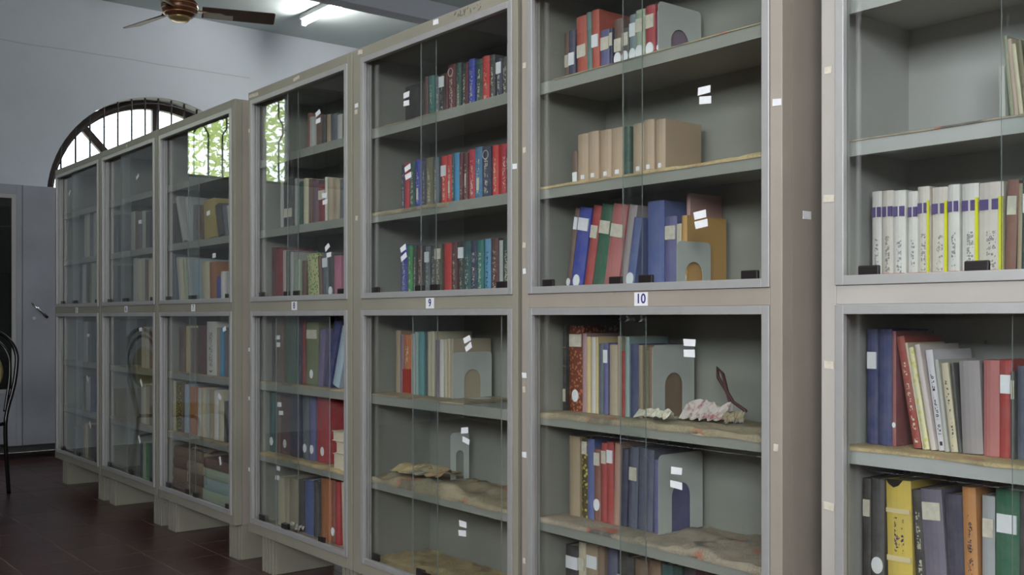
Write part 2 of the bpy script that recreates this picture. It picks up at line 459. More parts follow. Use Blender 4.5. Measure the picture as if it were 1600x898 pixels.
m = MB(); m.box(-30, XW - .3, -30, 30, -.3, -.05); tag(m.build('ground', simple('dry_ground', srgb(150, 140, 118), .95, 0, .2, 1)), kind='structure')

# ------------------------------------------------------------------ lamps and fan
def tube_light(loc, L, label, mat, rz=0):
    r = empty('tube_light', loc, rz); tag(r, label, 'lamp', 'fluorescent tube lights on the ceiling')
    m = MB(); m.box(0, L, -.03, .03, .0, .045); m.build('batten', M['paper'], r, bevel=.004)
    m = MB(); m.tube([(.03, 0, -.032), (L - .03, 0, -.032)], .019, 14); m.build('tube', mat, r, smooth=True)
    for x in (.012, L - .032):
        m = MB(); m.box(x, x + .02, -.02, .02, -.055, .0); m.build('holder', M['paper'], r)
tube_light((-8.08, 2.30, ZC - .045), .86, 'lit fluorescent tube on the ceiling beyond the beam', M['tube_far'])
tube_light((-2.7, -1.35, ZC - .045), 1.2, 'added fluorescent tube on the ceiling in front of the bookcases', M['tube'])  # unseen tubes here and below, added for top-down light on the shelves
tube_light((-.7, -1.35, ZC - .045), 1.2, 'added fluorescent tube on the ceiling before the nearest bookcase', M['tube'])
tube_light((1.6, -1.35, ZC - .045), 1.2, 'added fluorescent tube at the right end of the ceiling', M['tube'])  # added at this end to brighten the right-facing sides

fan = empty('ceiling_fan', (-6.62, .66, ZC)); tag(fan, 'brown ceiling fan with gold trim and three blades', 'fan')
fb = simple('fan_brown', srgb(112, 62, 40), .25, .25, .2, 20); fg = simple('fan_gold', srgb(196, 170, 118), .3, .7); fbl = simple('fan_blade_brown', srgb(96, 78, 66), .4, .1, .15, 6); fw = simple('fan_blade_beige', srgb(188, 180, 166), .45, 0, .1, 10)
zf = -.60
m = MB(); m.lathe([(.012, zf + .12), (.012, -.03)], seg=10); m.build('down_rod', fb, fan, smooth=True)
m = MB(); m.lathe([(.02, -.10), (.065, -.03), (.07, 0)], seg=20); m.build('canopy', fb, fan, smooth=True)
m = MB(); m.lathe([(.045, zf - .062), (.085, zf - .05), (.105, zf - .03), (.118, zf), (.118, zf + .03), (.10, zf + .055), (.075, zf + .065), (.062, zf + .08), (.062, zf + .16), (.03, zf + .18)], seg=32); mot = m.build('motor', fb, fan, smooth=True)
m = MB(); m.lathe([(.02, zf - .085), (.055, zf - .078), (.07, zf - .062), (.072, zf - .052)], seg=24); m.build('gold_cap', fg, fan, smooth=True)
for zz, rr in ((zf - .034, .108), (zf - .006, .12), (zf + .024, .121)):
    m = MB(); m.lathe([(rr - .004, zz - .003), (rr, zz), (rr - .004, zz + .003)], seg=32); m.build('gold_ring', fg, fan, smooth=True)
rdir = math.atan2(math.cos(math.radians(38.8)), math.sin(math.radians(38.8)))
for k in range(3):
    an = rdir + k * 2 * PI / 3 + math.radians(20)
    R_ = Matrix.Rotation(an, 4, 'Z')
    def P(x, y, z): return tuple(R_ @ Vector((x, y, z)))
    m = MB(); zb = zf - .01
    tilt = -.02
    m.prism([P(.14, -.055, zb - tilt), P(.60, -.065, zb - tilt), P(.612, -.05, zb - tilt), P(.612, .05, zb + tilt), P(.60, .065, zb + tilt), P(.14, .055, zb + tilt)], (0, 0, .004))
    bl = m.build('blade', fbl, fan)
    m = MB(); m.prism([P(.15, -.045, zb - tilt - .0015), P(.34, -.05, zb - tilt - .0015), P(.34, .05, zb + tilt - .0015), P(.15, .045, zb + tilt - .0015)], (0, 0, .001)); m.build('blade_plate', fw, bl)
    m = MB(); m.prism([P(.09, -.02, zb), P(.17, -.03, zb - .004), P(.17, .03, zb - .004), P(.09, .02, zb)], (0, 0, .008)); m.build('blade_bracket', fb, fan)

# ------------------------------------------------------------------ steel almirah at the end wall
al = empty('steel_almirah', (-8.33, -.36, 0)); tag(al, 'tall blue-grey steel cabinet with lever handle against the end wall', 'cabinet')
AW, Z0, Z1 = .92, .10, 2.065; ya = -.36
m = MB(); D_ = .40
m.box(-D_, -.02, 0, .02, Z0, Z1); m.box(-D_, -.02, AW - .02, AW, Z0, Z1); m.box(-D_, -.02, .02, AW - .02, Z0, Z0 + .02); m.box(-D_, -.02, .02, AW - .02, Z1 - .02, Z1)
m.box(-D_, -D_ + .01, .02, AW - .02, Z0 + .02, Z1 - .02); m.box(-D_ + .01, -.02, .46, .475, Z0 + .02, Z1 - .02)
m.build('body', M['almirah'], al)
for y in (.02, AW - .08):
    for x in (-D_ + .02, -.08):
        m = MB(); m.box(x, x + .05, y, y + .05, 0, Z0); m.build('leg', M['almirah'], al)
for z in (.5, .95, 1.4, 1.75):
    m = MB(); m.box(-D_ + .01, -.04, .02, .46, z, z + .015); m.build('shelf', M['almirah'], al)
# left door: frame, aluminium trim, pane
ys = .463
m = MB(); gy0, gy1, gz0, gz1 = .07, .418, .50, 1.99
m.box(-.018, 0, .002, gy0, Z0, Z1); m.box(-.018, 0, gy1, ys - .002, Z0, Z1); m.box(-.018, 0, gy0, gy1, Z0, gz0); m.box(-.018, 0, gy0, gy1, gz1, Z1)
dl = m.build('glass_door', M['almirah'], al, bevel=.003)
m = MB(); q = .03
m.box(-.004, .006, gy0, gy0 + q, gz0, gz1); m.box(-.004, .006, gy1 - q, gy1, gz0, gz1); m.box(-.004, .006, gy0 + q, gy1 - q, gz0, gz0 + q); m.box(-.004, .006, gy0 + q, gy1 - q, gz1 - q, gz1)
m.build('trim', M['alu'], dl)
m = MB(); m.box(-.010, -.006, gy0, gy1, gz0, gz1); m.build('pane', M['dark_glass'], dl)
m = MB(); m.box(-.018, 0, ys + .002, AW - .002, Z0, Z1); dr = m.build('solid_door', M['almirah'], al, bevel=.003)
m = MB(); hy, hz = .575, 1.125
m.tube([(.0, hy - .035, hz + .035), (.022, hy - .03, hz + .03)], .010, 10); m.tube([(.024, hy - .055, hz + .052), (.026, hy, hz), (.024, hy + .055, hz - .055)], [.006, .011, .009], 10); m.build('lever_handle', M['chrome'], dr, smooth=True)
m = MB(); m.tube([(.024, hy + .03, hz - .03), (.024, hy + .06, hz - .06)], .0105, 10); m.build('grip', M['black'], dr, smooth=True)
m = MB(); m.tube([(0, hy - .03, hz - .065), (.006, hy - .03, hz - .065)], .014, 14); m.build('lock', M['chrome'], dr)

# ------------------------------------------------------------------ chair
ch = empty('tube_chair', (-6.80, -.50, 0), math.radians(231.2)); tag(ch, 'black tubular steel chair with olive cushion, cut by the left edge', 'chair')
ct = simple('black_gloss_tube', srgb(22, 20, 22), .18); cc = simple('olive_cushion', srgb(150, 140, 92), .8, 0, .12, 40)
def loop(hw, top, y): 
    pts = []
    for i in range(25):
        t = PI * i / 24
        pts.append((hw * math.cos(t), y + .0, top - hw * .95 + hw * .95 * math.sin(t)))
    return pts
# local x = sideways, y = away from the viewer; the back faces the viewer
left = [(-.15, -.06, .0), (-.165, .02, .38), (-.165, .0, .50), (-.20, -.03, .66)]
right = [(-p[0], p[1], p[2]) for p in left][::-1]
arcp = [(.205 * math.cos(PI - PI * i / 16), -.05 - .02 * math.sin(PI * i / 16), .80 + .19 * math.sin(PI * i / 16)) for i in range(17)]
def smooth_pts(p, n=3):
    p = [Vector(q) for q in p]
    for _ in range(n):
        o_ = [p[0]]
        for a_, b_ in zip(p[:-1], p[1:]): o_ += [a_ * .75 + b_ * .25, a_ * .25 + b_ * .75]
        p = o_ + [p[-1]]
    return p
m = MB(); m.tube(smooth_pts(left + arcp + right, 2), .0125, 10); m.build('back_frame', ct, ch, smooth=True)
m = MB(); m.tube(smooth_pts([(-.15, -.01, .50), (-.165, -.04, .68)] + [(.16 * math.cos(PI - PI * i / 12), -.055, .78 + .165 * math.sin(PI * i / 12)) for i in range(13)] + [(.165, -.04, .68), (.15, -.01, .50)], 2), .010, 10); m.build('inner_back_loop', ct, ch, smooth=True)
m = MB(); prof = [(.12 * math.cos(2 * PI * i / 28), -.065, .735 + .135 * math.sin(2 * PI * i / 28)) for i in range(28)]
m.prism(prof, (0, .035, 0)); m.build('back_cushion', cc, ch, bevel=.012)
for s in (-1, 1):
    m = MB(); m.tube(smooth_pts([(s * .175, .50, .0), (s * .17, .46, .40), (s * .165, .42, .44), (s * .16, .02, .43)], 2), .0115, 10); m.build('leg', ct, ch, smooth=True)
m = MB(); m.prism([(.21 * math.cos(2 * PI * i / 32) if True else 0, .25 + .22 * math.sin(2 * PI * i / 32), .44) for i in range(32)], (0, 0, .05)); m.build('seat', cc, ch, bevel=.015)
m = MB(); m.tube([(-.165, .03, .30), (.165, .03, .30)], .008, 8); m.build('stretcher', ct, ch, smooth=True)
BOOKS = {
 (5,1): "-3.109 0.1332 0.154 0 black B; -2.9711 0.0191 0.166 0 maroon -; -2.9497 0.0353 0.164 0 teal t; -2.9121 0.0232 0.155 0 slate t; -2.8854 0.0343 0.157 0 black tl0.05; -2.85 0.0147 0.158 0 maroon -; -2.8342 0.0446 0.178 0 maroon e; -2.7874 0.0285 0.177 0 dgreen t; -2.7568 0.0259 0.168 0 black t; -2.7298 0.0128 0.17 0 maroon -; -2.7159 0.0339 0.175 0 royal t; -2.6799 0.0343 0.168 0 dgreen t; -2.6425 0.0378 0.17 0 red t; -2.6017 0.0271 0.167 0 charcoal t; -2.5716 0.0297 0.15 0 navy tl0.08; -2.539 0.034 0.146 0 charcoal t",
 (5,2): "-3.1326 0.0203 0.178 0 navy t; -3.1111 0.0394 0.183 0 crimson -; -3.0704 0.0364 0.18 0 dgreen t; -3.0329 0.0358 0.182 0 royal tm0.55; -2.9959 0.0226 0.175 0 navy t; -2.9716 0.0434 0.182 0 olive t; -2.9265 0.0325 0.179 0 slate t; -2.8845 0.0336 0.178 0 red tl0.18; -2.8499 0.032 0.178 0 red tm0.5; -2.8168 0.0134 0.178 0 dteal t; -2.8024 0.0297 0.179 0 sky -; -2.7705 0.0194 0.174 0 maroon t; -2.7501 0.0228 0.173 0 wine tm0.4; -2.7262 0.0379 0.18 0 crimson t; -2.6869 0.0397 0.182 0 steel tm0.55; -2.6457 0.0477 0.176 0 navy te; -2.5888 0.0317 0.175 0 red t; -2.5552 0.0391 0.176 0 crimson t; -2.5152 0.014 0.159 0 maroon t",
 (5,3): "-3.1357 0.0435 0.203 0 royal t; -3.0867 0.0325 0.198 0 green t; -3.0531 0.0178 0.195 0 charcoal t; -3.0335 0.0405 0.194 0 wine t; -2.9918 0.0133 0.192 0 black -; -2.9773 0.031 0.189 0 slate tl0.1; -2.9452 0.035 0.191 0 charcoal t; -2.9091 0.0405 0.193 0 olived tl0.08; -2.8669 0.0495 0.193 0 red -; -2.8163 0.0315 0.194 0 wine t; -2.7837 0.0347 0.195 0 black tl0.1; -2.747 0.0418 0.192 0 dteal t; -2.7036 0.0334 0.192 0 navy t; -2.6692 0.0369 0.192 0 teal t; -2.6304 0.0318 0.194 0 skyd t; -2.5976 0.0371 0.194 0 wine t; -2.5595 0.0199 0.186 0 palegrey -; -2.5386 0.0393 0.19 0 dgreen t",
 (5,4): "-3.1732 0.033 0.225 0 tan -; -3.1387 0.0243 0.211 0 mauve -; -3.1129 0.0537 0.21 0 orange tb; -3.0578 0.022 0.214 0 palegrey -; -3.0343 0.0218 0.221 0 paleteal -; -3.0111 0.0315 0.223 0 teal2 -; -2.9781 0.0149 0.221 0 charcoal -; -2.9618 0.0232 0.223 0 cream -; -2.9372 0.0243 0.224 0 cream -; -2.9094 0.0192 0.195 0 mauve -; -2.8888 0.0258 0.197 0 white -; -2.8616 0.0162 0.197 0 cream -; -2.8441 0.022 0.2 0 cream -; -2.8208 0.0192 0.2 0 beige -",
 (6,1): "-2.246 0.0184 0.162 -0.018 brown l0.4; -2.2253 0.0281 0.164 0 navy l0.4; -2.1943 0.0435 0.196 -0.029 brick l0.42; -2.1494 0.0199 0.2 -0.021 tealg -; -2.128 0.0309 0.2 -0.014 brick l0.35B; -2.0964 0.0386 0.136 0 blueviolet l0.15; -2.0565 0.0129 0.135 0 navy l0.1; -2.0423 0.0321 0.155 0 brown l0.35o; -2.0088 0.0257 0.123 0 charcoal l0.1o; -1.9811 0.0272 0.153 0 steelg l0.15o; -1.9526 0.0344 0.158 0 palegreen l0.15o; -1.9157 0.0349 0.161 0 crimsond l0.15o; -1.8796 0.0111 0.142 0 mauve o",
 (6,2): "-2.2131 0.0223 0.109 -0.029 brown l0.55; -2.1892 0.0469 0.155 0 tanb n; -2.1407 0.0435 0.155 0 tanb n; -2.0957 0.0432 0.154 0 tanb n; -2.051 0.0493 0.153 0 tanb n; -1.9995 0.0227 0.15 0 dgreen -; -1.9711 0.0417 0.154 0 tanb n; -1.9273 0.0387 0.157 0 tanb n; -1.8866 0.0345 0.153 0 tanb n",
 (6,3): "-2.246 0.0181 0.261 0.183 brown l0.1o; -2.2252 0.0502 0.257 0.179 royal l0.12o; -2.1718 0.0329 0.261 0.178 redd l0.22; -2.1361 0.0479 0.259 0.176 dgreen2 l0.18; -2.0852 0.056 0.254 0.174 rose l0.22; -2.0262 0.0305 0.25 0.172 greyrose -; -1.9931 0.03 0.213 0.165 blue2 o; -1.9144 0.0596 0.252 0 blue2 -; -1.8521 0.0422 0.207 0 blueviolet l0.12; -1.8086 0.0083 0.185 0 cream -; -1.799 0.0083 0.185 0 cream -; -1.7894 0.0177 0.205 0 ochre o",
 (6,4): "-2.246 0.0132 0.248 0 black gl0.75; -2.2313 0.0603 0.248 0 pattern l0.1o; -2.1695 0.018 0.226 0 pinkmauve -; -2.1501 0.0164 0.217 0 yellowcream -; -2.1323 0.0198 0.216 0 white -; -2.1111 0.0105 0.217 0 yellowcream -; -2.0992 0.018 0.198 0 slate -; -2.0798 0.0192 0.201 0 blueviolet l0.1; -2.0586 0.0318 0.196 0 beige -; -2.0255 0.0147 0.22 0 beige -; -2.0095 0.0145 0.179 0 redd -; -1.9923 0.0157 0.219 0 paleteal -; -1.9746 0.0323 0.2 0 navyb -; -1.9411 0.0159 0.197 0 tan -; -1.9239 0.0164 0.183 0 olive -; -1.9063 0.0174 0.193 0 brownt -",
 (6,5): "-2.2218 0.0456 0.23 0 tan -; -2.1739 0.0246 0.229 0 yellowpat l0.05; -2.1471 0.0286 0.228 0 blue2 -; -2.1171 0.0267 0.202 0 brownr l0.05o; -2.0889 0.0221 0.222 0 redd l0.1; -2.0654 0.0267 0.227 0 redd l0.1; -2.0374 0.0235 0.227 0.031 rosetan -; -2.0125 0.0232 0.213 0.032 navy -; -1.9865 0.0335 0.221 0.031 slateb l0.25; -1.9517 0.029 0.222 0.03 slateb -; -1.9207 0.0253 0.22 0.03 slateb -; -1.8897 0.0223 0.196 0 blueviolet -",
 (6,6): "-2.246 0.0608 0.209 0 black l0.15; -2.1837 0.0299 0.228 0 cream l0.2; -2.1516 0.0504 0.231 0 tan l0.15; -2.0997 0.0272 0.238 0 brownt -; -2.0711 0.0393 0.241 0 slateb -; -2.0297 0.0391 0.234 0 black l0.3; -1.9879 0.0296 0.221 0 charcoal -; -1.957 0.046 0.221 0 brownt -; -1.9084 0.0423 0.227 0 brownt -; -1.8636 0.0412 0.224 0 dteal -; -1.8205 0.0336 0.229 0 dgreen -; -1.7858 0.0406 0.236 0 charcoal -; -1.744 0.051 0.241 0 wine -",
 (7,2): "-0.9544 0.0119 0.114 -0.023 palegrey -; -0.9379 0.0081 0.173 -0.091 greentan -; -0.9281 0.0097 0.165 -0.095 pinktan -; -0.9165 0.0083 0.153 -0.11 cream -; -0.9068 0.0095 0.158 -0.106 olive -; -0.896 0.0088 0.151 -0.084 paleteal -; -0.8859 0.0125 0.15 -0.042 brown -",
 (7,3): "-1.233 0.0231 0.212 0 ivory s; -1.2075 0.0266 0.211 0 ivory2 s; -1.1785 0.0284 0.208 0 ivory s; -1.1482 0.0225 0.204 0 ivory s; -1.1245 0.0262 0.211 0 ivory2 sy; -1.0968 0.0344 0.207 0 ivory2 sy; -1.0603 0.0239 0.209 0 ivory s; -1.0336 0.0348 0.208 0 ivory sy; -0.9973 0.0482 0.206 0 ivory2 sy; -0.9481 0.0213 0.206 0.035 brownr l0.15; -0.9259 0.0087 0.198 0.02 tan -; -0.9158 0.0299 0.208 0 dteal l0.15; -0.8843 0.0233 0.208 0 olive -; -0.8595 0.0229 0.202 0 wine -",
 (7,4): "-1.2438 0.0261 0.247 0 navyb l0.2; -1.2169 0.0329 0.247 0 navyb -; -1.1827 0.0094 0.243 0 rosed o; -1.1381 0.0178 0.234 -0.17 redb w; -1.1188 0.0076 0.222 -0.178 cream -; -1.1095 0.0127 0.212 -0.17 yelw -; -1.0946 0.0114 0.218 -0.167 whitepink -; -1.0818 0.0156 0.206 -0.143 white2 t; -1.0649 0.0089 0.187 -0.123 palegrey -; -1.0547 0.0153 0.18 -0.121 cream t; -1.0385 0.006 0.181 -0.094 charcoal -; -1.0343 0.044 0.185 -0.044 greyfab -; -0.9891 0.0314 0.188 0 rose -; -0.957 0.0246 0.189 0 redd l0.15; -0.9313 0.0074 0.168 0 charcoal l0.1; -0.9228 0.0288 0.179 0 slateb -; -0.8927 0.0224 0.177 0 brown -; -0.8689 0.0286 0.185 0 dgreen -",
 (7,5): "-1.251 0.0198 0.227 0 black l0.2; -1.2296 0.0296 0.229 0 charcoal o; -1.1941 0.0568 0.231 -0.022 yellow k; -1.1358 0.0221 0.216 -0.059 black t; -1.1099 0.0483 0.221 -0.069 purplegrey l0.12; -1.0593 0.0366 0.217 -0.048 navyp -; -1.0213 0.0275 0.237 -0.032 orange2 t; -0.9918 0.0255 0.224 0 palegrey2 l0.2; -0.9636 0.0456 0.242 0 green2 l0.2; -0.9167 0.0266 0.24 0 charcoal -; -0.8889 0.0235 0.25 0 wine -",
 (4,1): "-3.7621 0.033 0.153 0.081 brownr -; -3.7242 0.041 0.132 0 palegrey -; -3.6784 0.045 0.13 0 brown -; -3.6287 0.0338 0.126 0 charcoal -; -3.5903 0.0287 0.123 0 tan -; -3.5581 0.0508 0.119 0 slate -; -3.5028 0.0377 0.109 0 palegrey -; -3.4608 0.0338 0.103 0 brown -",
 (4,2): "-3.9803 0.0224 0.21 0 palegrey -; -3.9524 0.0848 0.205 0 charcoal l0.6; -3.8461 0.02 0.199 0 palegrey -; -3.8209 0.0394 0.183 0 dgreen -; -3.7776 0.0388 0.191 0 cream -; -3.7362 0.0306 0.184 0 brown -; -3.7031 0.0477 0.176 0 mauved -; -3.6529 0.0577 0.153 0 redd2 l0.15; -3.5928 0.0181 0.178 0 white -; -3.571 0.0394 0.169 0 beige -; -3.5292 0.0399 0.164 0 beige -; -3.4846 0.0324 0.157 0 slate -; -3.4477 0.0227 0.159 -0.101 palegrey -",
 (4,3): "-4.0715 0.0474 0.241 0 wine -; -4.0213 0.0647 0.232 0 redd2 -; -3.9538 0.029 0.223 0 greyrose -; -3.922 0.0314 0.218 0 charcoal -; -3.8879 0.0283 0.213 0 palegrey -; -3.8488 0.0477 0.179 0 palegreen -; -3.7906 0.0364 0.172 0 brown -; -3.7413 0.0908 0.196 -0.05 greenpat -; -3.6455 0.027 0.185 -0.107 brown -; -3.6135 0.0448 0.194 -0.05 slate l0.1; -3.5638 0.0381 0.191 0 charcoal o; -3.5163 0.0548 0.18 0 pink -; -3.4523 0.0319 0.174 0 olive -",
 (4,4): "-4.0643 0.0416 0.269 0 charcoal -; -4.0198 0.0689 0.272 0 brown -; -3.9468 0.098 0.283 0 dullgreen -; -3.8421 0.0371 0.278 0 navy -; -3.7985 0.0313 0.266 0 redd2 -; -3.762 0.1016 0.253 0 olivegreen l0.12o; -3.6554 0.0465 0.226 0.109 mauveb -; -3.6037 0.0503 0.281 0.327 navyb -; -3.5459 0.0514 0.239 0.327 paleblue -",
 (4,5): "-4.084 0.0485 0.253 0 dteal o; -4.0284 0.034 0.244 0 brown -; -3.9901 0.0887 0.238 0 wine o; -3.896 0.0897 0.259 0 navy -; -3.7828 0.0491 0.259 0 slate o; -3.7298 0.0507 0.256 0 blueviolet o; -3.6729 0.1031 0.261 0 crimsond oB",
 (4,6): "-4.0062 0.0582 0.2 0 cream -; -3.9451 0.0343 0.204 0 beige -; -3.908 0.0756 0.207 0 beige -; -3.8255 0.0491 0.21 0 charcoal -; -3.7643 0.0795 0.218 0 blue2 -; -3.6822 0.0414 0.224 0 charcoal -; -3.6369 0.0533 0.239 0 orangebr -; -3.5811 0.0411 0.243 0 orange -; -3.5376 0.027 0.245 0 brownr o; -3.5082 0.0339 0.243 0 crimsond -; -3.4719 0.0263 0.245 -0.049 cream -; -3.442 0.0365 0.247 -0.028 navy -",
 (3,2): "-5.168 0.0377 0.209 0 charcoal -; -5.0452 0.0381 0.25 -0.419 palegrey -; -4.954 0.0391 0.225 -0.277 palegrey -; -4.9054 0.044 0.18 0 slate -; -4.8535 0.0744 0.166 0 brown -; -4.756 0.1312 0.183 -0.078 mustard -; -4.5841 0.0556 0.153 -0.263 charcoal -; -4.5194 0.0343 0.147 -0.244 slate -; -4.477 0.0272 0.143 -0.223 palegrey -",
 (3,3): "-5.168 0.0334 0.266 0 slate -; -5.0663 0.0289 0.247 -0.19 palegrey -; -5.0326 0.0368 0.241 -0.192 cream -; -4.9869 0.0324 0.237 -0.157 palegreen -; -4.95 0.0322 0.234 -0.122 palegrey -; -4.9054 0.095 0.221 -0.052 paleblue -; -4.7946 0.0918 0.207 -0.054 cream -; -4.6989 0.0782 0.204 -0.035 orangebr -; -4.617 0.06 0.135 0 royal -; -4.5498 0.0446 0.155 0 white -; -4.5017 0.0456 0.152 0 palegrey -",
 (3,4): "-5.0794 0.0681 0.227 0 brown -; -4.9985 0.0696 0.23 0 yellowcream -; -4.9227 0.0496 0.222 0 brown -; -4.8273 0.0985 0.235 0 wine -; -4.72 0.1009 0.253 0 white t; -4.6134 0.045 0.225 0 tan -; -4.5628 0.036 0.225 0 sky -; -4.5186 0.0355 0.214 0 slate -; -4.4777 0.0404 0.22 0 brown -",
 (3,5): "-5.1624 0.0401 0.251 0 cream -; -5.1157 0.0591 0.248 0 yellowpat -; -5.0501 0.0259 0.244 0 brown -; -5.0178 0.0511 0.24 0 paleblue -; -4.9541 0.0686 0.232 0 orange -; -4.8486 0.0485 0.231 0 white -; -4.7941 0.0447 0.234 0 cream -; -4.7435 0.0382 0.231 0 palegrey -; -4.6995 0.0491 0.228 0 tan -; -4.6447 0.0483 0.231 0 white -; -4.5908 0.0557 0.228 0 cream -; -4.5268 0.0383 0.187 0 charcoal -; -4.4804 0.0537 0.224 0 steel -",
 (2,2): "-6.09 0.0642 0.218 0 slate -; -6.0193 0.0649 0.217 0 charcoal -; -5.7722 0.0487 0.214 0 palegrey -; -5.7175 0.0658 0.214 0 brown -; -5.6457 0.0412 0.204 0 slate -; -5.5987 0.0522 0.205 0 palegrey -; -5.5408 0.0627 0.195 0 charcoal -",
 (2,3): "-6.09 0.0838 0.241 0 slate -; -5.9997 0.071 0.238 0 charcoal -; -5.7417 0.0662 0.269 0 palegrey -; -5.6695 0.0591 0.261 0 cream -; -5.6045 0.0407 0.263 0 palegrey -; -5.558 0.0402 0.251 0 brown -; -5.5121 0.0565 0.259 0 cream -",
 (2,4): "-6.09 0.1266 0.264 0 charcoal -; -5.6224 0.0432 0.215 0 palegrey -; -5.5721 0.0425 0.221 0 beige -; -5.5225 0.035 0.215 0 palegrey -; -5.4805 0.0346 0.218 0 brown -",
 (2,5): "-6.09 0.0544 0.162 0 olive -; -5.6296 0.0432 0.206 0 palegrey -; -5.5792 0.0426 0.215 0 cream -; -5.5295 0.0351 0.211 0 tan -; -5.4875 0.0415 0.211 0 olive -",
 (2,6): "-5.6369 0.0433 0.189 0 dteal -; -5.5864 0.0427 0.198 0 palegreen -; -5.5366 0.0421 0.199 0 green -; -5.4875 0.0415 0.2 0 dgreen -",
 (1,2): "-6.6431 0.0458 0.282 0 palegrey -; -6.5898 0.0527 0.282 0 cream -; -6.5296 0.0445 0.282 0 slate -; -6.4777 0.0512 0.282 0 palegrey -",
 (1,3): "-6.7441 0.0547 0.267 0 slate -; -6.6817 0.0615 0.271 0 palegrey -; -6.6125 0.0454 0.274 0 charcoal -; -6.5596 0.0523 0.272 0 olive -; -6.4999 0.0734 0.274 0 palegreen -",
 (1,4): "-6.7923 0.0583 0.241 0 slate -; -6.6574 0.0565 0.246 0 palegrey -; -6.5916 0.0556 0.249 0 slate -; -6.5269 0.0997 0.246 0 charcoal -",
 (1,5): "-6.7339 0.0575 0.207 0 slate -; -6.6669 0.0472 0.21 0 olive -; -6.6103 0.0743 0.206 0 palegrey -; -6.5269 0.0907 0.21 0 navyb -",
 (1,6): "-6.8713 0.0594 0.173 0 slate -; -6.7147 0.0573 0.208 0 tan -; -6.6479 0.0563 0.213 0 cream -; -6.5823 0.0554 0.211 0 olivegreen -; -6.5177 0.0726 0.211 0 charcoal -",
}

# ------------------------------------------------------------------ glass-fronted bookcases
CABX = {1: (-7.055, -6.12), 2: (-6.112, -5.197), 3: (-5.19, -4.245), 4: (-4.106, -3.232), 5: (-3.222, -2.287), 6: (-2.268, -1.372), 7: (-1.273, -.35)}
FLOOR = {1: 1.735, 2: 1.436, 3: 1.122, 4: .792, 5: .49, 6: .19}
DEP = .335
STILE = {5: (.058, .022), 7: (.036, .036), 4: (.026, .03)}
CABLABEL = {1: 'farthest glass bookcase of the row, beside the grey steel cabinet', 2: 'second farthest glass bookcase in the row', 3: 'third glass bookcase from the far end, its right side showing',
            4: 'glass bookcase numbered 8, its lower right pane slid open over red books', 5: 'glass bookcase numbered 9, with nearly empty lower shelves', 6: 'glass bookcase numbered 10, its beige right side showing', 7: 'nearest and palest glass bookcase, cut by the right edge'}
CABNAME = {1: 'farthest bookcase', 2: 'second farthest bookcase', 3: 'third farthest bookcase', 4: 'bookcase 8', 5: 'bookcase 9', 6: 'bookcase 10', 7: 'nearest bookcase'}
ROWNAME = {1: 'top shelf', 2: 'second shelf', 3: 'third shelf', 4: 'fourth shelf', 5: 'fifth shelf', 6: 'bottom shelf'}
# sliding panes: (left pane x0,x1 , right pane x0,x1) for the upper and lower opening, None = opening edge
PANES = {1: ((None, -6.631, -6.726, None), (None, -6.55, -6.66, None)), 2: ((None, -5.677, -5.793, None), (None, -5.58, -5.70, None)),
         3: ((None, -4.713, -4.816, None), (None, -4.755, -4.80, None)), 4: ((None, -3.70, -3.767, None), (None, -3.70, -3.87, -3.421)),
         5: ((None, -2.737, -2.807, None), (None, -2.729, -2.856, -2.38)), 6: ((None, -1.818, -1.875, None), (None, -1.805, -1.884, None)),
         7: ((None, -.86, -.90, None), (None, -.84, -.88, None))}
STICK = {5: [(-2.911, 1.815), (-2.911, 1.787), (-2.903, 1.568), (-2.899, 1.54), (-2.931, 1.299), (-2.927, 1.27), (-2.549, 0.998), (-2.542, 0.974), (-2.562, 0.716), (-2.555, 0.685), (-2.572, 0.425), (-2.575, 0.396)],
         6: [(-1.602, 1.602), (-1.6, 1.579), (-1.615, 1.309), (-1.612, 1.287), (-1.649, 1.005), (-1.649, 0.979), (-1.69, 0.692), (-1.69, 0.658)],
         4: [(-3.509, 1.845), (-3.509, 1.816), (-3.459, 1.527), (-3.454, 1.501), (-3.437, 1.33), (-3.424, 1.301), (-3.876, 0.984), (-3.873, 0.954), (-3.861, 0.71), (-3.846, 0.676), (-3.873, 0.447), (-3.881, 0.408)],
         3: [(-4.567, 1.548), (-4.5, 1.349), (-4.386, 1.013), (-4.437, 0.706), (-4.432, 0.419)], 2: [(-5.525, 1.819), (-5.485, 1.574), (-5.48, 1.002), (-5.466, 0.718), (-5.495, 0.417)],
         1: [(-6.821, 1.856), (-6.389, 0.959), (-6.408, 0.699), (-6.355, 0.425)], 7: []}
TILT = {5: (.05, -.05, .25, .2, .35, .45, .3, .5, .15, -.2, .0, .05), 6: (.02, -.06, .12, .15, -.03, .02, .03, -.05), 4: (.3, .1, .0, .05, .5, .1, .05, 0, .05, .05, 0, .05), 3: (.1, .05, .3, -.5, -1.2), 2: (.5, 0, .05, -.8, -.9), 1: (.6, 0, -.9, -.9)}
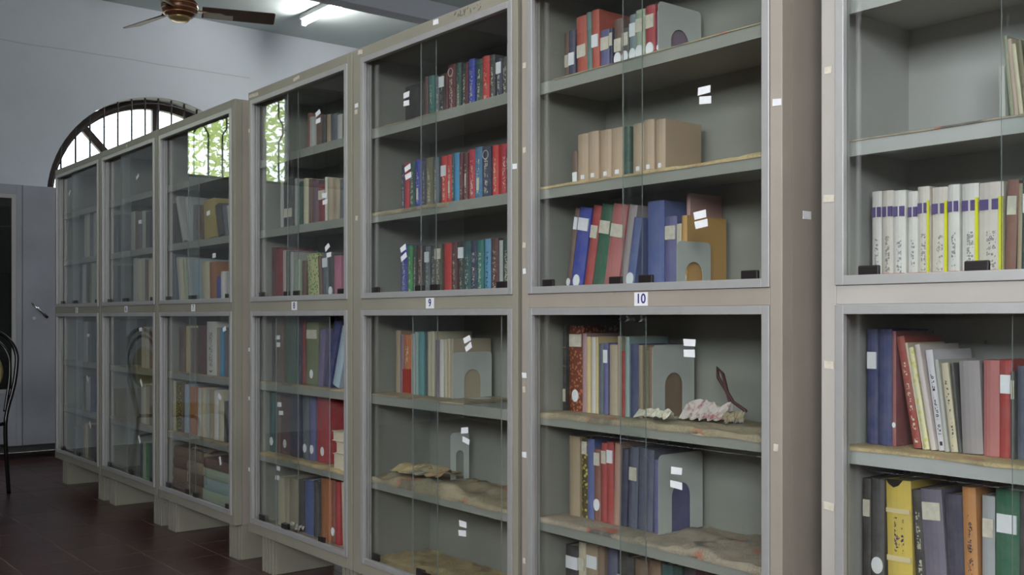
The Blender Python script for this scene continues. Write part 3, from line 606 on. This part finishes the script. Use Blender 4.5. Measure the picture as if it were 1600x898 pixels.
SEAL = {5: [(-2.7, 2.008, 'p', .03), (-3.172, 2.008, 'o', .03), (-2.303, 1.502, 'p', .03), (-3.199, 1.822, 'p', .022), (-3.2, 1.80, 'o', .02), (-3.197, 1.42, 'o', .015)],
        6: [(-2.256, 1.785, 'o', .014), (-2.256, 1.543, 'o', .014), (-2.256, 1.272, 'o', .014), (-2.256, 1.197, 'p', .014), (-2.256, 0.9, 'p', .02), (-2.256, 0.674, 'p', .022), (-2.257, 0.86, 'o', .012), (-2.257, 0.371, 'o', .012), (-1.385, 1.537, 'p', .024), (-1.388, .78, 'o', .012)],
        7: [(-1.256, 1.583, 'o', .018), (-1.254, 1.314, 'o', .026), (-1.254, 0.966, 'o', .022), (-1.254, 0.671, 'o', .024)],
        4: [(-4.093, 0.929, 'p', .02), (-4.093, 0.722, 'p', .02), (-4.093, 0.419, 'p', .02), (-4.093, 1.86, 'o', .02), (-3.663, 2.003, 'o', .05), (-4.05, 2.004, 'o', .09)],
        3: [(-4.29, 1.7, 'o', .012)], 2: [(-5.66, 2.0, 'o', .02)], 1: []}
CARD = {1: ('5', -6.579), 2: ('6', -5.67), 3: ('7', -4.716), 4: ('8', -3.68), 5: ('9', -2.733), 6: ('10', -1.796)}

def text_mesh(txt, size, depth, bold):
    cu = bpy.data.curves.new('digits', 'FONT'); cu.body = txt; cu.size = size; cu.align_x = 'CENTER'; cu.align_y = 'CENTER'; cu.extrude = depth; cu.offset = bold; cu.resolution_u = 4
    o = bpy.data.objects.new('digits', cu); COL.objects.link(o)
    dg = bpy.context.evaluated_depsgraph_get(); me = bpy.data.meshes.new_from_object(o.evaluated_get(dg))
    bpy.data.objects.remove(o); bpy.data.curves.remove(cu)
    return me

def rect_xz(mb, cx, cz, w_, h_, ang, y0, y1, rr=None):
    c, s = math.cos(ang), math.sin(ang); pts = []
    for k, (a, b) in enumerate(((-1, -1), (1, -1), (1, 1), (-1, 1))):
        j = (rr.uniform(.85, 1.08), rr.uniform(.85, 1.08)) if rr else (1, 1)
        x, z = a * w_ / 2 * j[0], b * h_ / 2 * j[1]
        pts.append((cx + x * c - z * s, y0, cz + x * s + z * c))
    mb.prism(pts[::-1], (0, y1 - y0, 0))

rs = random.Random(21)
CAB = {}
for c in range(1, 8):
    X0, X1 = CABX[c]; W_ = X1 - X0
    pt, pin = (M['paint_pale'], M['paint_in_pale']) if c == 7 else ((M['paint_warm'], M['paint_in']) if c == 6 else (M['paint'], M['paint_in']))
    R = empty('glass_bookcase', (X0, 0, 0)); CAB[c] = R
    tag(R, CABLABEL[c], 'bookcase', 'row of glass-fronted bookcases')
    zb, zt = .155, 2.022
    sl, sr = STILE.get(c, (.030, .032)); T = .036
    # carcass
    for x in (0, W_ - .012):
        m = MB(); m.box(x, x + .012, T, DEP, zb, zt); m.build('side_panel', M['paint_warm'] if (c in (3, 6) and x > 0) else pin, R)
    m = MB(); m.box(.012, W_ - .012, DEP - .012, DEP, zb, zt); m.build('back_panel', pin, R)
    m = MB(); m.box(.012, W_ - .012, T, DEP - .012, zt - .018, zt); m.build('top_panel', pin, R)
    m = MB(); m.box(.012, W_ - .012, T, DEP - .012, FLOOR[6] - .02, FLOOR[6]); m.build('bottom_panel', pin, R)
    m = MB(); m.box(.012, W_ - .012, T, DEP - .012, FLOOR[3] - .024, FLOOR[3]); m.build('middle_panel', pin, R)
    # face frame
    m = MB(); m.box(0, sl, 0, T, zb, zt); m.build('stile', pt, R, bevel=.002)
    m = MB(); m.box(W_ - sr, W_, 0, T, zb, zt); m.build('stile', pt, R, bevel=.002)
    for a, b in ((1.985, zt), (1.092, 1.132), (zb, .197)):
        m = MB(); m.box(sl, W_ - sr, 0, T, a, b); m.build('rail', pt, R, bevel=.002)
    # aluminium channels and sliding panes
    for up, (a, b) in enumerate(((1.132, 1.985), (.197, 1.092))):
        q = .020; m = MB(); x0, x1 = sl, W_ - sr
        for (u0, u1, v0, v1) in ((x0, x0 + q, a, b), (x1 - q, x1, a, b), (x0 + q, x1 - q, a, a + q), (x0 + q, x1 - q, b - q, b)):
            m.box(u0, u1, -.005, .009, v0, v1)
            if u1 - u0 < .05:
                left = u0 < W_ / 2; e0 = u0 if left else u1 - q * .45
                m.box(e0, e0 + q * .45, .009, T, v0, v1)
            else:
                low = v0 < (a + b) / 2; e0 = v0 if low else v1 - q * .45
                m.box(u0, u1, .009, T, e0, e0 + q * .45)
        m.build('aluminium_channel', M['alu'], R, bevel=.0012)
        P0, P1, P2, P3 = PANES[c][up]
        lx0, lx1 = x0 + q * .5, P1 - X0; rx0 = P2 - X0; rx1 = (x1 - q * .5) if P3 is None else P3 - X0
        pz0, pz1 = a + q * .5, b - q * .5
        for side, (u0, u1, y0) in enumerate(((lx0, lx1, .025), (rx0, rx1, .013))):
            m = MB(); y1 = y0 + .0035
            m.box(u0, u1, y0, y1, pz0, pz1)
            m.m[0] = m.m[1] = m.m[3] = m.m[5] = 1
            pn = m.build('glass_pane', [M['glass'], M['glass_edge']], R)
            for hx in ((u0 + .03, u1 - .112) if side == 0 else (u0 + .064, u1 - .075)):
                m = MB(); m.box(hx, hx + .048, y0 - .009, y0 - .0002, a + q * .75, a + q * .75 + .025); m.build('pull', M['black'], pn, bevel=.003)
            lo, hi = (a, b)
            for k, (sx, sz) in enumerate(STICK[c]):
                if not (lo < sz < hi): continue
                lx = sx - X0
                if (lx < (lx1 + rx0) / 2) != (side == 0): continue
                m = MB(); rect_xz(m, lx, sz, .038 if c > 2 else .045, .020 if c < 4 else .0185, TILT[c][k], y0 - .0009, y0 - .0002, rs); m.build('paper_sticker', M['paper'], pn)
        if c == 6 and up == 1:
            for xx in (-1.862, -1.812):
                m = MB(); m.tube([(xx - X0, .004, 1.065), (xx - X0, .013, 1.065)], .011, 12); m.tube([(xx - X0 - .016, .008, 1.06), (xx - X0 + .012, .008, 1.07)], .004, 8); m.build('glass_lock', M['chrome'], R, smooth=False)
    # shelves with a front lip
    for r in (1, 2, 4, 5):
        F_ = FLOOR[r]; m = MB(); m.box(.0125, W_ - .0125, .041, DEP - .0125, F_ - .012, F_ - .0002); m.box(.0125, W_ - .0125, .0395, .041, F_ - .033, F_ - .0002); m.box(.0125, W_ - .0125, .041, .052, F_ - .033, F_ - .031)
        m.build('shelf', pin, R)
    # fluted feet
    for fx in (.085, W_ - .112):
        m = MB(); fw_ = .108
        m.box(fx, fx + fw_, .034, DEP - .03, 0, zb)
        for k in range(4): m.box(fx + .002 + k * .0275, fx + .002 + k * .0275 + .019, .022, .034, .0, zb)
        m.build('foot', pt, R, bevel=.002)
    # number card
    if c in CARD:
        t_, cx = CARD[c]; m = MB(); rect_xz(m, cx - X0, 1.1115, .046, .034, 0, -.0011, -.0001); cd = m.build('number_card', M['paper'], R)
        me = text_mesh(t_, .034, .0002, .0006); me.materials.append(M['ink'])
        o = bpy.data.objects.new('digits', me); COL.objects.link(o); o.parent = cd; o.location = (cx - X0, -.0014, 1.1115); o.rotation_euler = (PI / 2, 0, 0)
    for (sx, sz, kind, wd) in SEAL[c]:
        m = MB(); rect_xz(m, sx - X0, sz, wd, .016 if wd < .04 else .014, rs.uniform(-.12, .12), -.0012, -.0001, rs); m.build('paper_seal', M['paper'] if kind == 'p' else M['paper_old'], R)
# extra paper on the side of bookcase 10 and faint marks on the top rail of bookcase 9
m = MB(); w6 = CABX[6][1] - CABX[6][0]
m.box(w6 + .0001, w6 + .0012, .075, .105, 1.285, 1.303); m.build('paper_seal', M['paper'], CAB[6])
x = -2.60 - CABX[5][0]; m = MB(); rw = random.Random(5)
for k in range(9):
    for j in range(2):
        a0 = (x + k * .017 + rw.uniform(0, .006), -.0006, 1.992 + rw.uniform(.0, .02)); a1 = (a0[0] + rw.uniform(-.004, .009), -.0006, 1.992 + rw.uniform(.004, .024))
        m.tube([a0, a1], .0011, 5)
m.build('scribbled_marks', M['marker'], CAB[5])

# ------------------------------------------------------------------ books
COLR = dict(black=((34, 32, 34), 'black'), charcoal=((62, 62, 64), 'dark grey'), maroon=((104, 34, 44), 'maroon'), wine=((92, 40, 48), 'wine red'), teal=((40, 120, 114), 'teal'), dteal=((34, 88, 92), 'dark teal'), tealg=((96, 132, 126), 'grey teal'),
  teal2=((88, 158, 164), 'light teal'), paleteal=((158, 182, 180), 'pale teal'), slate=((98, 106, 118), 'slate grey'), slateb=((86, 92, 118), 'slate blue'), dgreen=((30, 78, 66), 'dark green'), dgreen2=((24, 96, 68), 'bottle green'), green=((44, 140, 78), 'green'), green2=((20, 104, 72), 'green'),
  royal=((44, 62, 168), 'royal blue'), navy=((40, 46, 84), 'navy'), navyb=((46, 56, 112), 'dark blue'), navyp=((52, 50, 78), 'dark navy'), blue2=((82, 98, 158), 'dusty blue'), blueviolet=((98, 98, 148), 'violet blue'), red=((208, 48, 46), 'red'), crimson=((196, 38, 58), 'crimson'), crimsond=((176, 44, 54), 'deep red'),
  redd=((178, 52, 50), 'red'), redd2=((134, 38, 42), 'dark red'), redb=((160, 58, 48), 'brick red'), brick=((190, 82, 62), 'brick red'), olive=((118, 110, 80), 'olive'), olived=((84, 84, 72), 'dark olive'), olivegreen=((118, 126, 86), 'olive green'), dullgreen=((74, 100, 84), 'dull green'), sky=((60, 150, 196), 'sky blue'), skyd=((92, 158, 200), 'light blue'),
  steel=((64, 122, 162), 'steel blue'), steelg=((132, 146, 154), 'grey blue'), palegrey=((186, 186, 180), 'pale grey'), palegrey2=((176, 178, 180), 'pale grey'), tan=((172, 150, 120), 'tan'), tanb=((190, 164, 138), 'tan'), brownt=((140, 112, 88), 'light brown'), mauve=((140, 116, 140), 'mauve'), mauved=((112, 80, 98), 'dark mauve'), mauveb=((110, 98, 138), 'purple'),
  orange=((204, 110, 44), 'orange'), orange2=((206, 140, 74), 'orange'), orangebr=((170, 104, 58), 'orange brown'), cream=((214, 202, 172), 'cream'), white=((226, 222, 214), 'white'), white2=((226, 222, 228), 'white'), beige=((188, 172, 146), 'beige'), brown=((112, 82, 70), 'brown'), brownr=((140, 84, 70), 'reddish brown'), palegreen=((176, 188, 162), 'pale green'),
  rose=((190, 108, 106), 'rose red'), rosed=((150, 82, 88), 'dusky red'), rosetan=((186, 142, 124), 'rose tan'), greyrose=((176, 160, 160), 'greyish pink'), ochre=((210, 160, 84), 'ochre'), pattern=((190, 112, 70), 'orange patterned'), pinkmauve=((190, 150, 158), 'pinkish'), yellowcream=((226, 202, 146), 'pale yellow'), yellowpat=((206, 184, 70), 'yellow patterned'),
  pinktan=((204, 176, 160), 'pinkish tan'), greentan=((150, 152, 122), 'greenish tan'), ivory=((228, 224, 218), 'ivory'), ivory2=((224, 214, 204), 'ivory'), yelw=((222, 212, 110), 'yellow and white'), whitepink=((220, 206, 202), 'off-white'), greyfab=((158, 150, 152), 'grey cloth'), yellow=((226, 196, 78), 'yellow'), purplegrey=((112, 104, 124), 'purple grey'),
  greenpat=((30, 130, 78), 'green patterned'), pink=((196, 118, 146), 'pink'), paleblue=((168, 190, 204), 'pale blue'), mustard=((182, 160, 84), 'mustard'))
PATT = dict(pattern=((120, 60, 36), 1), yellowpat=((50, 44, 30), .9), greenpat=((214, 206, 150), .8), yelw=((232, 228, 210), .6))
ORD = 'first second third fourth fifth sixth seventh eighth ninth tenth eleventh twelfth thirteenth fourteenth fifteenth sixteenth seventeenth eighteenth nineteenth'.split()

def book(w_, d_, h_, ckey, fl, title=None):
    """a hard-backed book, spine on local -y, standing on z = 0, x from 0 to w_"""
    import re
    mm = {k: float(v) for k, v in re.findall(r'([lm])([\d.]+)', fl)}; fs = re.sub(r'[lm][\d.]+', '', fl)
    th = .0026 if w_ > .016 else .0012; bz = min(.005, .16 * w_)
    mb = MB(); out = [(0, d_, 0), (0, bz, 0)]
    for k in range(1, 4): t = k / 4; out.append((w_ * t, bz * (2 * t - 1) ** 2, 0))
    out += [(w_, bz, 0), (w_, d_, 0), (w_ - th, d_, 0), (w_ - th, bz + th, 0), (th, bz + th, 0), (th, d_, 0)]
    mb.prism(out[::-1][::-1], (0, 0, h_))
    o = mb.build('book', M['cover'])
    rgb = srgb(*COLR[ckey][0]); o.color = rgb
    dark = sum(COLR[ckey][0]) < 420
    o['title_amount'] = 1.0 if any(q in fs for q in 'tskwe') else 0.0
    o['title_color'] = srgb(206, 200, 176)[:3] if dark else srgb(52, 46, 60)[:3]
    o['title_low'] = .16; o['title_high'] = .80
    if 's' in fs: o['title_low'], o['title_high'] = .12, .54; o['title_color'] = srgb(104, 98, 106)[:3]; o['title_amount'] = .75
    if 'k' in fs: o['title_low'], o['title_high'] = .34, .66; o['title_color'] = srgb(72, 56, 100)[:3]
    o['pattern_amount'] = float(PATT[ckey][1]) if ckey in PATT else 0.0
    o['pattern_color'] = srgb(*PATT[ckey][0])[:3] if ckey in PATT else (0.5, .5, .5)
    pb = MB(); pb.box(th, w_ - th, bz + th, d_ - .004, .003, h_ - .004); pb.build('pages', M['pages'], o)
    def patch(nm, x0, x1, z0, z1, mat, col=None, y=-.0007):
        q = MB(); q.prism([(x0, y, z0), (x0, y, z1), (x1, y, z1), (x1, y, z0)], (0, -y + bz * .5, 0)); p = q.build(nm, mat, o)
        if col: p.color = srgb(*col)
        return p
    if 'l' in mm:
        zt = h_ * (1 - mm['l']); patch('spine_label', w_ * .08, w_ * .92, max(.01, zt - .036), zt, M['paper_old'] if hash_f(w_, h_) > .4 else M['paper'])
    if 'm' in mm:
        zt = h_ * (1 - mm['m']); patch('spine_mark', w_ * .38, w_ * .68, zt - .04, zt, M['paper_old'])
    if 'n' in fs:
        patch('number_label', w_ * .36, w_ * .66, .025, .037, M['paper'])
    if 'o' in fs:
        r_ = min(.46 * w_, .014); q = MB(); q.prism([(w_ / 2 + r_ * math.cos(2 * PI * i / 16), -.0008, .045 + min(.018, r_ * 1.4) * math.sin(2 * PI * i / 16)) for i in range(16)], (0, .0008 + bz * .4, 0)); q.build('round_sticker', M['paper'], o)
    if 'e' in fs:
        r_ = .3 * w_; q = MB(); q.tube([(w_ * .5 + r_ * math.cos(2 * PI * i / 16), -.0003, h_ * .86 + r_ * math.sin(2 * PI * i / 16)) for i in range(16)], .0012, 5, closed=True); q.build('emblem', M['paper_old'], o)
    if 'g' in fs:
        for f_ in (.25, .52, .74): patch('gilt_band', 0.001, w_ - .001, h_ * f_, h_ * f_ + .002, M['objcol'], (176, 146, 84), -.0004)
    if 'b' in fs: patch('lower_panel', .001, w_ - .001, .004, h_ * .42, M['objcol'], (170, 54, 40), -.0004)
    if 's' in fs:
        for x0, x1 in ((.06, .42), (.56, .94)): patch('emblem_block', w_ * x0, w_ * x1, h_ * .74, h_ * .84, M['objcol'], (96, 80, 132))
        patch('red_line', w_ * .04, w_ * .96, .034, .0352, M['objcol'], (196, 110, 90))
    if 'y' in fs: patch('yellow_edge', w_ * .84, w_ + .0003, .001, h_ * .86, M['objcol'], (226, 222, 40), -.001)
    if 'k' in fs:
        patch('pale_band', .001, w_ - .001, h_ * .26, h_ * .31, M['objcol'], (224, 206, 160), -.0003); patch('pale_band', .001, w_ - .001, h_ * .70, h_ * .74, M['objcol'], (224, 206, 160), -.0003)
        q = MB(); q.prism([(w_ * .05, -.0008, h_ + .0004), (w_ * .15, -.0008, h_ * .96), (w_ * .35, -.0008, h_ * .93), (w_ * .55, -.0008, h_ * .95), (w_ * .72, -.0008, h_ + .0004)], (0, .004, 0)); q.build('torn_top', M['black'], o)
    return o
def hash_f(a, b): return (math.sin(a * 9173.1 + b * 331.7) * 43758.5) % 1.0

YBK = {1: .06, 2: .06, 3: .065, 4: .085, 5: .14, 6: .14, 7: .12}
rb = random.Random(77)
OCC = {}
for (c, r), txt in BOOKS.items():
    items = [t.split() for t in txt.split(';')]
    prev = -99
    for k, it in enumerate(items):
        X, w_, h_, ang = map(float, it[:4]); ck, fl = it[4], it[5]; big = 'B' in fl; fl = fl.replace('B', '').replace('-', '')
        yb = YBK[c] + rb.uniform(-.004, .006)
        d_ = min(DEP - .016 - yb, (.165 if not big else .19) + rb.uniform(-.02, .0))
        if X < prev + .0004:
            if X < prev - .004: X = prev + .0004
            else: w_ -= (prev + .0004 - X); X = prev + .0004
        w_ = max(w_ - .0006, .005)
        if k:
            need = prev + min(ph, h_) * (math.tan(pa) - math.tan(ang)) + .0005
            if X < need: X = min(need, X + .035)
        ph, pa = h_, ang
        o = book(w_, d_, h_, ck, fl)
        z = FLOOR[r] + .0016
        ca, sa = math.cos(ang), math.sin(ang)
        o.rotation_euler = (0, ang, 0)
        if ang >= 0: o.location = (X + w_ / max(.5, ca) - w_ * ca, yb, z + w_ * sa)
        else: o.location = (X, yb, z)
        prev = X + w_ / max(.5, ca)
        size = 'thick' if w_ > .042 else ('slim' if w_ < .018 else ('tall' if h_ > .25 else ''))
        extra = ' with pale spine label' if 'l' in fl else (' with round sticker' if 'o' in fl else '')
        lean = ' leaning' if abs(ang) > .12 else ''
        lab = ' '.join((size + lean + ' ' + COLR[ck][1] + ' book' + extra).split()) + ', %s from left, %s, %s' % (ORD[k], ROWNAME[r], CABNAME[c])
        tag(o, lab, 'book', 'books on the %s of the %s' % (ROWNAME[r], CABNAME[c]))
        OCC[(c, r)] = max(OCC.get((c, r), -99), X + w_ + h_ * max(0, sa))

# books lying flat
def lying(x, y, z, w_, d_, h_, ck, lab, grp, pages_out=False):
    o = book(w_, d_, h_, ck, '')
    if pages_out: o.matrix_local = Matrix.Translation((x, y + d_, z)) @ Matrix(((0, 0, 1, 0), (0, -1, 0, 0), (1, 0, 0, 0), (0, 0, 0, 1)))
    else: o.matrix_local = Matrix.Translation((x, y, z + w_)) @ Matrix(((0, 0, 1, 0), (0, 1, 0, 0), (-1, 0, 0, 0), (0, 0, 0, 1)))
    tag(o, lab, 'book', grp)
GS = 'books lying in stacks at the bottom of the third farthest bookcase'
LV = ('lowest', 'second', 'third', 'topmost')
for nm, x, L_, cols in (('left', -5.16, .19, ('brown', 'brownt', 'brown', 'brownt')), ('middle', -4.965, .195, ('brownt', 'brown', 'tan', 'brownt')), ('right', -4.755, .30, ('palegreen', 'paleteal', 'palegreen', 'brown'))):
    z = FLOOR[6] + .001
    for k, ck in enumerate(cols):
        t = (.056, .058, .054, .056)[k] if nm != 'right' else (.052, .055, .05, .05)[k]
        lying(x + rb.uniform(0, .004), .062 + rb.uniform(0, .012), z, t - .001, .2, L_ - .008 + rb.uniform(-.006, .003), ck, '%s book in the %s flat stack, bottom shelf, third farthest bookcase' % (LV[k] + ' ' + COLR[ck][1], nm), GS); z += t
z = FLOOR[5] + .001
for k, t in enumerate((.062, .045, .04)):
    lying(-3.462 + (.0, .02, -.005)[k], .05, z, t - .002, .2, .17, 'cream', '%s of the books stacked with pages outward, fifth shelf, bookcase 8' % ('lowest', 'middle one', 'topmost')[k], 'flat stack on the fifth shelf of bookcase 8', True); z += t

# tall books standing behind others so that their cover shows (bookcase 10)
def cover_book(x, y, z, w_, d_, h_, rgb, lab):
    o = book(w_, d_, h_, 'tan', ''); o.color = srgb(*rgb); o.location = (x, y, z); tag(o, lab, 'book')
cover_book(-1.8115, .185, FLOOR[3] + .0016, .012, .13, .268, (196, 150, 142), 'tall pink-covered book behind the violet blue one, third shelf, bookcase 10')
cover_book(-2.795, .19, FLOOR[4] + .0016, .010, .125, .205, (128, 116, 108), 'greyish brown book behind the metal bookend, fourth shelf, bookcase 9') if False else None

# ------------------------------------------------------------------ metal bookends
be = simple('grey_enamel_sheet', srgb(204, 208, 203), .45, .1, .05, 10)
def bookend(x, y, z, dw, h_, lab, rz=0.0, slot=.42, tilt=0.0):
    r = empty('bookend', (x, y, z), rz); tag(r, lab, 'bookend', 'metal bookends in the bookcases')
    cr = .014; t_ = .0014; sw = dw * slot; sh = h_ * .62; c_ = dw / 2
    out = [(0, 0, 0), (0, 0, h_ - cr)] + [(0, cr - cr * math.cos(PI / 2 * i / 5), h_ - cr + cr * math.sin(PI / 2 * i / 5)) for i in range(1, 6)]
    out += [(0, dw - cr + cr * math.sin(PI / 2 * i / 5), h_ - cr + cr * math.cos(PI / 2 * i / 5)) for i in range(0, 6)] + [(0, dw, 0), (0, c_ + sw / 2, 0)]
    out += [(0, c_ + sw / 2 * math.cos(PI * i / 12), sh - sw / 2 + sw / 2 * math.sin(PI * i / 12)) for i in range(13)] + [(0, c_ - sw / 2, 0)]
    m = MB(); m.prism(out, (t_, 0, 0)); m.build('plate', be, r)
    m = MB(); s_ = sw * .96; m.prism([(t_, c_ - s_ / 2, 0)] + [(sh * .55 + s_ / 2 * math.sin(PI * i / 10), c_ - s_ / 2 * math.cos(PI * i / 10), 0) for i in range(11)] + [(t_, c_ + s_ / 2, 0)], (0, 0, .0014)); m.build('tongue', be, r)
    return r
bookend(OCC[(5, 4)] + .004, .135, FLOOR[4] + .0018, .165, .155, 'grey metal bookend on the fourth shelf, bookcase 9', 0)
bookend(-2.93, .22, FLOOR[5] + .006, .075, .165, 'small metal bookend standing alone on the fifth shelf, bookcase 9', math.radians(-6))
bookend(OCC[(6, 1)] + .004, .135, FLOOR[1] + .0018, .17, .165, 'pale metal bookend on the top shelf, bookcase 10', 0)
bookend(OCC[(6, 3)] + .006, .098, FLOOR[3] + .0018, .13, .137, 'metal bookend before the ochre book, third shelf, bookcase 10', 0, .52)
bookend(OCC[(6, 4)] + .004, .135, FLOOR[4] + .0018, .165, .198, 'metal bookend beside the crumpled wrapper, fourth shelf, bookcase 10', 0)
bookend(OCC[(6, 5)] + .004, .135, FLOOR[5] + .0018, .175, .210, 'tall metal bookend on the fifth shelf, bookcase 10', 0, .42)

# ------------------------------------------------------------------ newspapers lining the shelves
def liner(c, r, xa, xb, hang, amp, mat, lab, seed=0, curl=0.0, edge=.004):
    X0, X1 = CABX[c]; x0, x1 = X0 + .016 + xa, X1 - .016 - xb
    if r in (3, 6): hang = 0
    occ = OCC.get((c, r), -99) + .02; yb = YBK[c]; z0 = FLOOR[r]
    nx, ny = 64, 16; yf, yk = .0375 if hang else .05, DEP - .02
    mb = MB(); rows = []
    for i in range(nx + 1):
        x = x0 + (x1 - x0) * i / nx; col = []
        f = noise.noise(Vector((x * 9, seed * 3.1, 0))) * .5 + .5
        if hang:
            hh = max(.002, hang * (.25 + 1.1 * f))
            col.append((x, yf - .0006, z0 - hh)); col.append((x, yf, z0 - hh * .4))
        for j in range(ny + 1):
            y = yf + .002 + (yk - yf - .002) * j / ny + (edge * noise.noise(Vector((x * 25, seed, 7))) if j == 0 else 0)
            y = max(y, .0370)
            n1 = noise.fractal(Vector((x * 7, y * 9, seed * 5.7)), 1, 2, 4)
            n2 = abs(noise.noise(Vector((x * 16 + 3, y * 12, seed))))
            free = 1.0 if (x > occ or y < yb - .018) else 0.0
            fr = max(0, 1 - abs(y - .075) / .05)
            z = .0008 + free * amp * max(0, (.5 * n1 + .55 * n2 + .1)) * (1 if x > occ else .35) + free * curl * fr * max(0, n1) * (1 if x > occ else .4)
            col.append((x, y, z0 + z))
        rows.append(col)
    k = len(rows[0])
    for col in rows: mb.v += col
    for i in range(nx):
        for j in range(k - 1): mb.f.append((i * k + j, (i + 1) * k + j, (i + 1) * k + j + 1, i * k + j + 1)); mb.m.append(0)
    cx = Vector((x0, yf, z0)); mb.v = [tuple(Vector(v) - cx) for v in mb.v]
    o = mb.build('newspaper_sheet', mat, loc=cx, smooth=True)
    tag(o, lab, 'newspaper', 'newspapers lining the shelves')
liner(6, 1, .08, .01, .003, .004, M['news'], 'thin newspaper under books on the top shelf, bookcase 10', 1)
liner(6, 2, 0, 0, .007, .010, M['news_buff'], 'buff newspaper edge on the second shelf, bookcase 10', 2)
liner(6, 4, 0, 0, .014, .020, M['news'], 'creased newspaper with orange prints on the fourth shelf, bookcase 10', 3, .012)
liner(6, 5, 0, 0, .010, .022, M['news_pink'], 'crumpled colour newspaper on the fifth shelf, bookcase 10', 4, .012)
liner(6, 6, 0, 0, 0, .004, M['news'], 'newspaper on the bottom shelf, bookcase 10', 5)
liner(5, 1, .02, .42, .003, .004, M['news'], 'thin paper strip on the top shelf, bookcase 9', 6)
liner(5, 2, .03, .38, .016, .006, M['news'], 'newspaper hanging over the second shelf edge, bookcase 9', 7)
liner(5, 4, .0, .3, .002, .004, M['news'], 'dusty paper on the fourth shelf, bookcase 9', 8)
liner(5, 5, 0, 0, .012, .038, M['news'], 'crumpled newspaper covering the fifth shelf, bookcase 9', 9, .02)
liner(5, 6, 0, 0, 0, .02, M['news_buff'], 'crumpled newspaper on the bottom shelf, bookcase 9', 10)
liner(7, 2, 0, 0, .004, .008, M['news_pink'], 'pinkish magazine page on the second shelf, nearest bookcase', 11)
liner(7, 4, 0, 0, .006, .006, M['news_buff'], 'buff paper on the fourth shelf, nearest bookcase', 12)
liner(7, 5, 0, 0, .004, .004, M['news'], 'newspaper on the fifth shelf, nearest bookcase', 13)
liner(4, 4, 0, 0, .006, .012, M['news'], 'crumpled newspaper on the fourth shelf, bookcase 8', 14)
liner(4, 5, 0, .05, .012, .010, M['news_buff'], 'newspaper hanging over the fifth shelf edge, bookcase 8', 15)
liner(4, 6, 0, 0, 0, .02, M['news_pink'], 'crumpled magazine sheet lining the bottom shelf, bookcase 8', 16)
liner(3, 4, 0, 0, .006, .016, M['news'], 'curled newspaper on the fourth shelf, third farthest bookcase', 17, .01)
liner(3, 5, 0, 0, .010, .012, M['news'], 'newspaper over the fifth shelf edge, third farthest bookcase', 18)
liner(2, 4, 0, 0, .004, .01, M['news'], 'newspaper on the fourth shelf, second farthest bookcase', 19)
liner(2, 5, 0, 0, .006, .012, M['news'], 'newspaper on the fifth shelf, second farthest bookcase', 20)

# ------------------------------------------------------------------ litter on the shelves
def redpaper():
    N = NT('red_white_wrapper'); c = N.coord()
    t_ = N.ramp(N.noise(c, 45, 3), .5, .66)
    N.l(N.mix(t_, srgb(212, 200, 192), srgb(172, 104, 104)), N.b.inputs['Base Color']); N.set(Roughness=.8); return N.m
def crumple(name, c, size, mat, lab, cat, seed, rz=0):
    nx, ny = 18, 10; mb = MB(); L_, W_, H_ = size
    for i in range(nx + 1):
        for j in range(ny + 1):
            u, v = i / nx, j / ny
            y = (v - .5) * W_
            ridge = 1 - abs(2 * v - 1)
            n1 = noise.noise(Vector((u * 5, v * 4, seed))); n2 = noise.noise(Vector((u * 11, v * 9, seed + 4)))
            mb.v.append(((u - .5) * L_ + n2 * .008, y + n1 * .012, max(.0, H_ * ridge * (.75 + .5 * n1) + .010 * n2 + .003)))
    for i in range(nx):
        for j in range(ny):
            a = i * (ny + 1) + j; mb.f.append((a, a + ny + 1, a + ny + 2, a + 1)); mb.m.append(0)
    o = mb.build(name, mat, loc=c); o.rotation_euler = (0, 0, rz)
    s_ = o.modifiers.new('thickness', 'SOLIDIFY'); s_.thickness = .0006
    tag(o, lab, cat); return o
zl = FLOOR[4] + .012
crumple('crumpled_wrapper', (-1.725, .17, zl), (.13, .07, .05), redpaper(), 'crumpled red and white wrapper on the fourth shelf, bookcase 10', 'paper', 2.3, .1)
crumple('crumpled_paper', (-1.845, .105, zl), (.10, .05, .026), M['paper_old'], 'crumpled cream paper before the bookend, fourth shelf, bookcase 10', 'paper', 7.7, .2)
m = MB(); m.tube([(0, 0, 0), (.02, .0, .045), (-.012, .01, .12), (-.03, .01, .135), (-.026, .008, .11), (.03, .0, .05), (.075, -.005, .03)], .0045, 6)
o = m.build('leather_strap', simple('dark_brown_leather', srgb(84, 48, 46), .6), loc=(-1.71, .215, zl - .004), smooth=True); tag(o, 'looped dark brown strap behind the wrapper, fourth shelf, bookcase 10', 'strap')
crumple('paper_scrap', (-1.635, .16, zl), (.05, .04, .03), M['news'], 'small grey scrap right of the wrapper, fourth shelf, bookcase 10', 'paper', 9.1, .8)
crumple('paper_bundle', (-4.82, .13, FLOOR[6] + .226), (.22, .12, .022), M['news'], 'loose papers on top of the flat stacks, third farthest bookcase', 'paper', 4.4, 0)
crumple('crumpled_paper', (-2.99, .16, FLOOR[5] + .03), (.26, .12, .03), M['news_buff'], 'raised fold of newspaper at left on the fifth shelf, bookcase 9', 'paper', 5.5, .1)
crumple('crumpled_paper', (-3.80, .068, FLOOR[6] + .016), (.10, .02, .02), M['paper_old'], 'small crumpled cream paper before books, bottom shelf, bookcase 8', 'paper', 6.5, 0)
